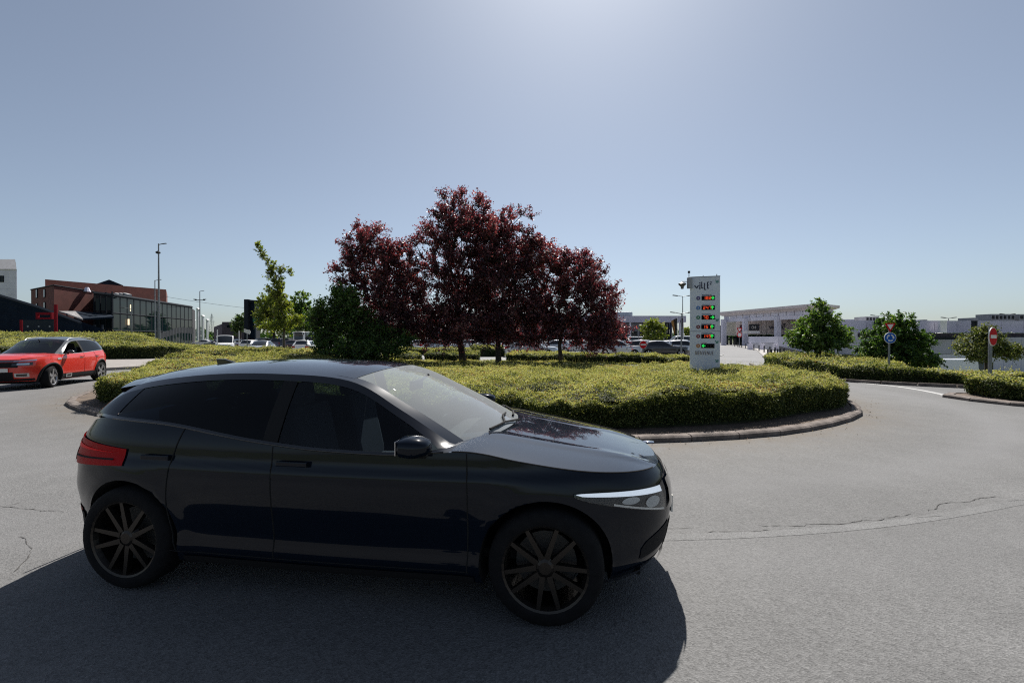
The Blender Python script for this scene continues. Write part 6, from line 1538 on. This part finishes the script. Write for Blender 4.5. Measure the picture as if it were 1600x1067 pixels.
# ---- black hatchback in the foreground
hp = generic(4.32, 2.67, .90, 1.43)
hp.update(
    fprof=[(.16, 2.00), (.24, 2.07), (.36, 2.115), (.50, 2.135), (.62, 2.13), (.72, 2.10), (.79, 2.05), (.9, 1.93)],
    rprof=[(.18, -2.04), (.30, -2.11), (.45, -2.165), (.58, -2.185), (.68, -2.165), (.80, -2.15), (.92, -2.115), (1.0, -2.055), (1.1, -2.0)],
    wprof=[(.16, .80), (.22, .845), (.30, .876), (.38, .866), (.48, .877), (.60, .896), (.72, .905), (.79, .902), (.845, .884), (.93, .872), (1.0, .855), (1.06, .835), (1.3, .8)],
    ztop=[(-2.3, .985), (-2.1, .992), (-1.95, 1.02), (-1.7, 1.066), (-1.2, 1.052), (-.42, .962), (.0, .928), (.4, .918), (.62, .930), (.85, .948), (1.2, .902), (1.6, .840), (1.9, .803), (2.05, .782), (2.2, .765)],
    zlow=[(-2.2, .27), (-1.9, .235), (-1.2, .20), (0, .185), (1.2, .20), (1.9, .195), (2.2, .20)],
    xsf=1.02, xsr=-1.10, nf=2.75, nr=3.0, zref=.80, rw=.325, RA=.375, fl=.014, wf=1.335, wr=-1.335, W=.90, H=1.43, xF=2.135, xR=-2.185,
    rail=[(.80, .735, .945), (.43, .685, 1.155), (.06, .632, 1.325), (-.50, .598, 1.362), (-1.05, .580, 1.345), (-1.58, .545, 1.268), (-1.79, .572, 1.145), (-1.93, .580, 1.015)],
    cline=[(1.06, 0, .985), (.60, 0, 1.215), (.16, 0, 1.385), (-.45, 0, 1.432), (-1.05, 0, 1.418), (-1.70, 0, 1.335), (-1.90, 0, 1.17), (-2.03, 0, 1.015)],
    xa=.80, xrf=.06, xB=-.34, cpil=lambda B: -1.52 + .06 * np.asarray(B) + .22 * (1 - np.abs(2 * np.asarray(B) - 1)) ** 2 * 0 - .02, ft=.040,
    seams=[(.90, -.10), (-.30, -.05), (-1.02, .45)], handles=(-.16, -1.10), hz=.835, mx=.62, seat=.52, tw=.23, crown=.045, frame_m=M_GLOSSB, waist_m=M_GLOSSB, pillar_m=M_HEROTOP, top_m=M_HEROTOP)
hero = empty('hatchback_car', (-1.015, 3.555, 0.004), math.radians(-8.2), 'glossy black hatchback driving past in the foreground, nose to the right', 'car')
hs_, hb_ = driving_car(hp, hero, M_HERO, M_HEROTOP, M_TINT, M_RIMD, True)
s = hs_
for sg in (1, -1):
    def put(name, P, mat, par=hero, **k):
        return MB().grid(P if sg > 0 else mir(P), sg < 0).build(name, mat, par, smooth=True, fixn=False, **k)
    # headlamp: dark reflector bowl, bright running-light strip, clear cover
    lo = lambda w: .722 - .135 * w ** .7 - .03 * w; hi = lambda w: .738 + .020 * w ** .5 - .048 * w
    hl = put('headlight', wrap_panel(s, .802, .918, lo, hi, .006, 24, 6), pm('lamp_bowl', (.035, .042, .05), .25, .5))
    put('running_light', wrap_panel(s, .804, .917, lambda w: hi(w) - .004 - .034 * w ** .3, lambda w: hi(w) - .002, .011, 24, 3), pm('running_light_lit', (.7, .72, .75), .2, emit=(.85, .9, 1.0), estr=.38), hl)
    for u0, u1, za, zb_ in ((.848, .872, .650, .690), (.880, .907, .602, .668)): put('lamp_unit', wrap_panel(s, u0, u1, lambda w, za=za, zb_=zb_: (za + zb_) / 2 - (zb_ - za) / 2 * max(.02, 1 - (2 * w - 1) ** 2) ** .5, lambda w, za=za, zb_=zb_: (za + zb_) / 2 + (zb_ - za) / 2 * max(.02, 1 - (2 * w - 1) ** 2) ** .5, .0115, 17, 6), M_LAMPIN, hl)
    put('lamp_edge', wrap_panel(s, .838, .917, lambda w: lo(.3 + .7 * w) + .002, lambda w: lo(.3 + .7 * w) + .014, .012, 20, 2), M_CHROME, hl)
    put('lamp_cover', wrap_panel(s, .802, .918, lo, hi, .016, 24, 6), M_LAMP, hl)
    put('kidney_grille', wrap_panel(s, .940, .997, .53, .72, .012, 10, 4), M_GLOSSB)
    put('side_intake', wrap_panel(s, .878, .945, lambda w: .30 + .03 * w, lambda w: .36 + .10 * w ** .5, .004, 10, 4), M_BLACK)
    put('front_lip', wrap_panel(s, .80, 1.0, .205, .232, .022, 20, 3), M_GLOSSB)
    tl_ = put('tail_lamp', wrap_panel(s, .06, .232, lambda w: .715 + .075 * w, lambda w: .935 - .045 * w ** 2, .008, 20, 6), M_TAIL)
    TLB = pm('tail_lamp_bright', (.75, .008, .012), .4, spec=.06); put('light_bar', wrap_panel(s, .07, .222, lambda w: .855 + .01 * w, lambda w: .905 - .04 * w, .012, 18, 3), TLB, tl_); put('light_bar', wrap_panel(s, .07, .128, .75, .845, .012, 8, 4), TLB, tl_); put('lamp_rib', wrap_panel(s, .135, .222, lambda w: .80 + .02 * w, lambda w: .81 + .02 * w, .012, 10, 2), M_BLACK, tl_)
    put('reflector', wrap_panel(s, .10, .15, .40, .44, .006, 6, 2), M_TAIL)
    put('side_skirt', wrap_panel(s, s.uof(-.93), s.uof(.93), .19, .245, .008, 30, 4), M_BLACK)
put2 = lambda n, P, m: MB().grid(P).build(n, m, hero, smooth=True, fixn=False)
both_ = MB(); P = wrap_panel(s, .948, 1.0, .26, .42, .006, 10, 5); both(both_, P); both_.build('lower_grille', M_BLACK, hero, smooth=True, fixn=False)
both_ = MB(); P = wrap_panel(s, 0, .16, .28, .42, .008, 14, 4); both(both_, P); both_.build('rear_diffuser', M_BLACK, hero, smooth=True, fixn=False)
MB().box((s.xF - .002, 0, .50), (.012, .46, .11)).build('number_plate', M_PLATE, hero); MB().box((s.xR - .02, 0, .60), (.012, .52, .11)).build('number_plate', M_PLATE, hero)
MB().lathe([(.001, .0), (.036, .0), (.040, -.006)], n=20).build('badge', M_CHROME, hero, (2.015, 0, .862), smooth=True)
# roof aerial fin, wipers
an = MB(); an.slab([(-1.42, -.012, 1.375), (-1.27, -.012, 1.402), (-1.36, -.012, 1.428), (-1.44, -.012, 1.430)], (0, .024, 0)); an.build('aerial_fin', M_GLOSSB, hero, bevel=.006)
WSP = shell(hs_, 0, hs_.kw * 8, -.9, .9, 25, -.012)
for j0, j1, i1 in ((4, 12, 2), (13, 21, 2)):
    wp = MB(); L = [Vector(WSP[1 + round((i1 - 1) * f_), int(j0 + (j1 - j0) * f_)]) for f_ in (0, .25, .5, .75, 1)]
    tubeline(wp, L, .008, 6); wp.tube(Vector(WSP[0, j1]) + Vector((.02, 0, -.005)), L[2], .009, .007, 6); wp.build('wiper', M_BLACK, hero)

# ---- orange-red off-roader on the left of the roundabout
rp_ = generic(4.5, 2.73, .92, 1.67)
rp_.update(
    fprof=[(.2, 2.06), (.32, 2.15), (.5, 2.215), (.7, 2.225), (.85, 2.20), (.97, 2.12), (1.1, 1.98)],
    rprof=[(.2, -2.12), (.4, -2.21), (.6, -2.265), (.8, -2.255), (1.0, -2.20), (1.12, -2.13), (1.3, -2.03)],
    wprof=[(.2, .85), (.32, .895), (.5, .915), (.75, .925), (.92, .922), (1.02, .90), (1.12, .87), (1.3, .83)],
    ztop=[(-2.4, 1.08), (-2.15, 1.10), (-1.8, 1.155), (-1.2, 1.14), (-.6, 1.105), (.2, 1.075), (.85, 1.065), (1.3, 1.05), (1.75, 1.02), (2.0, .985), (2.15, .955), (2.3, .93)],
    zlow=[(-2.3, .36), (-1.9, .28), (0, .24), (1.9, .26), (2.3, .28)],
    xsf=1.05, xsr=-1.2, nf=2.9, nr=3.2, zref=.9, rw=.355, RA=.41, fl=.016, wf=1.365, wr=-1.365, W=.92, H=1.67, xF=2.225, xR=-2.265,
    rail=[(.88, .755, 1.065), (.48, .705, 1.31), (.12, .655, 1.52), (-.45, .625, 1.575), (-1.1, .605, 1.565), (-1.70, .575, 1.48), (-1.90, .61, 1.29), (-2.02, .62, 1.12)],
    cline=[(1.16, 0, 1.10), (.68, 0, 1.37), (.22, 0, 1.59), (-.4, 0, 1.655), (-1.1, 0, 1.645), (-1.80, 0, 1.55), (-1.98, 0, 1.33), (-2.11, 0, 1.13)],
    xa=.88, xrf=.12, xB=-.30, cpil=lambda B: -1.62 + .20 * np.asarray(B), ft=.045, seams=[(.95, -.08), (-.27, -.04), (-1.05, .45)], handles=(-.12, -1.08), hz=.95, mx=.66, seat=.66, tw=.235, crown=.06,
    clad=.055, ws_m=M_CLEARD, pillar_m=M_GREYP, mirror_m=M_GLOSSB, frame_m=M_GREYP, quarter_m=M_GLOSSB, spoiler_m=M_GLOSSB, open_window=True, waist_m=M_SILVER, steer=.14, wstyle='s')
fwd = math.degrees(math.atan2(-2.62, .78))
rc = Vector((-15.45, 16.2)) ; fv = Vector((math.cos(math.radians(fwd)), math.sin(math.radians(fwd)))); lv = Vector((-fv.y, fv.x)); rc = rc - lv * .86
red = empty('offroader_car', (rc.x, rc.y, .004), math.radians(fwd), 'orange-red off-roader with black roof coming round the roundabout on the left', 'car')
s, rb_ = driving_car(rp_, red, M_ORED, M_GLOSSB, M_TINT, M_RIM, True)
for sg in (1, -1):
    def put(name, P, mat, par=red, **k):
        return MB().grid(P if sg > 0 else mir(P), sg < 0).build(name, mat, par, smooth=True, fixn=False, **k)
    put('running_light', wrap_panel(s, .855, .955, lambda w: .905 - .03 * w, lambda w: .945 - .03 * w, .010, 16, 3), M_CHROME)
    hl = put('headlight', wrap_panel(s, .870, .960, lambda w: .765 - .01 * w, lambda w: .855 - .02 * w, .008, 14, 4), M_GLOSSB)
    put('lamp_unit', wrap_panel(s, .885, .94, .78, .835, .012, 8, 3), M_LAMPIN, hl)
    fg = put('fog_lamp_frame', wrap_panel(s, .885, .950, .40, .52, .012, 12, 4), M_SILVER); put('fog_lamp', wrap_panel(s, .895, .942, .425, .495, .018, 10, 4), M_GLOSSB, fg)
    put('side_cladding', wrap_panel(s, s.uof(-.95), s.uof(.95), .25, .42, .012, 40, 6), M_BLACK)
    put('side_bump_frame', wrap_panel(s, s.uof(.45), s.uof(.74), .29, .41, .020, 12, 4), M_SILVER); put('side_bump_inset', wrap_panel(s, s.uof(.50), s.uof(.69), .32, .38, .027, 10, 3), M_BLACK)
    put('tail_lamp', wrap_panel(s, .08, .20, .86, 1.02, .008, 12, 4), M_TAIL)
    put('wing_badge', wrap_panel(s, s.uof(.98), .755, .90, .96, .006, 3, 3), M_SILVER)
    P = np.array([(x, .60 - .02 * (x + .7) ** 2, float(s.rz_(x)) + .055 - .03 * ((x + .7) / .95) ** 4) for x in np.linspace(-1.62, .1, 18)]); P[0, 2] -= .03; P[-1, 2] -= .03
    tubeline(MB(), P if sg > 0 else mir(P), .014, 6).build('roof_rail', M_SILVER, red, smooth=True)
for nm, z0, z1, u0, mt in (('upper_grille', .875, .925, .935, M_GLOSSB), ('grille', .70, .86, .935, M_BLACK), ('lower_grille', .34, .56, .955, M_BLACK), ('bumper_cladding', .28, .35, .86, M_BLACK)):
    m = MB(); both(m, wrap_panel(s, u0, 1.0, z0, z1, .007, 14, 4)); m.build(nm, mt, red, smooth=True, fixn=False)
m = MB()
for z in (.885, .905): both(m, wrap_panel(s, .935, 1.0, z, z + .008, .013, 14, 2))
m.build('grille_bar', M_CHROME, red, smooth=True, fixn=False)
MB().box((s.xF + .022, 0, .62), (.012, .52, .11)).build('number_plate', M_PLATE, red)
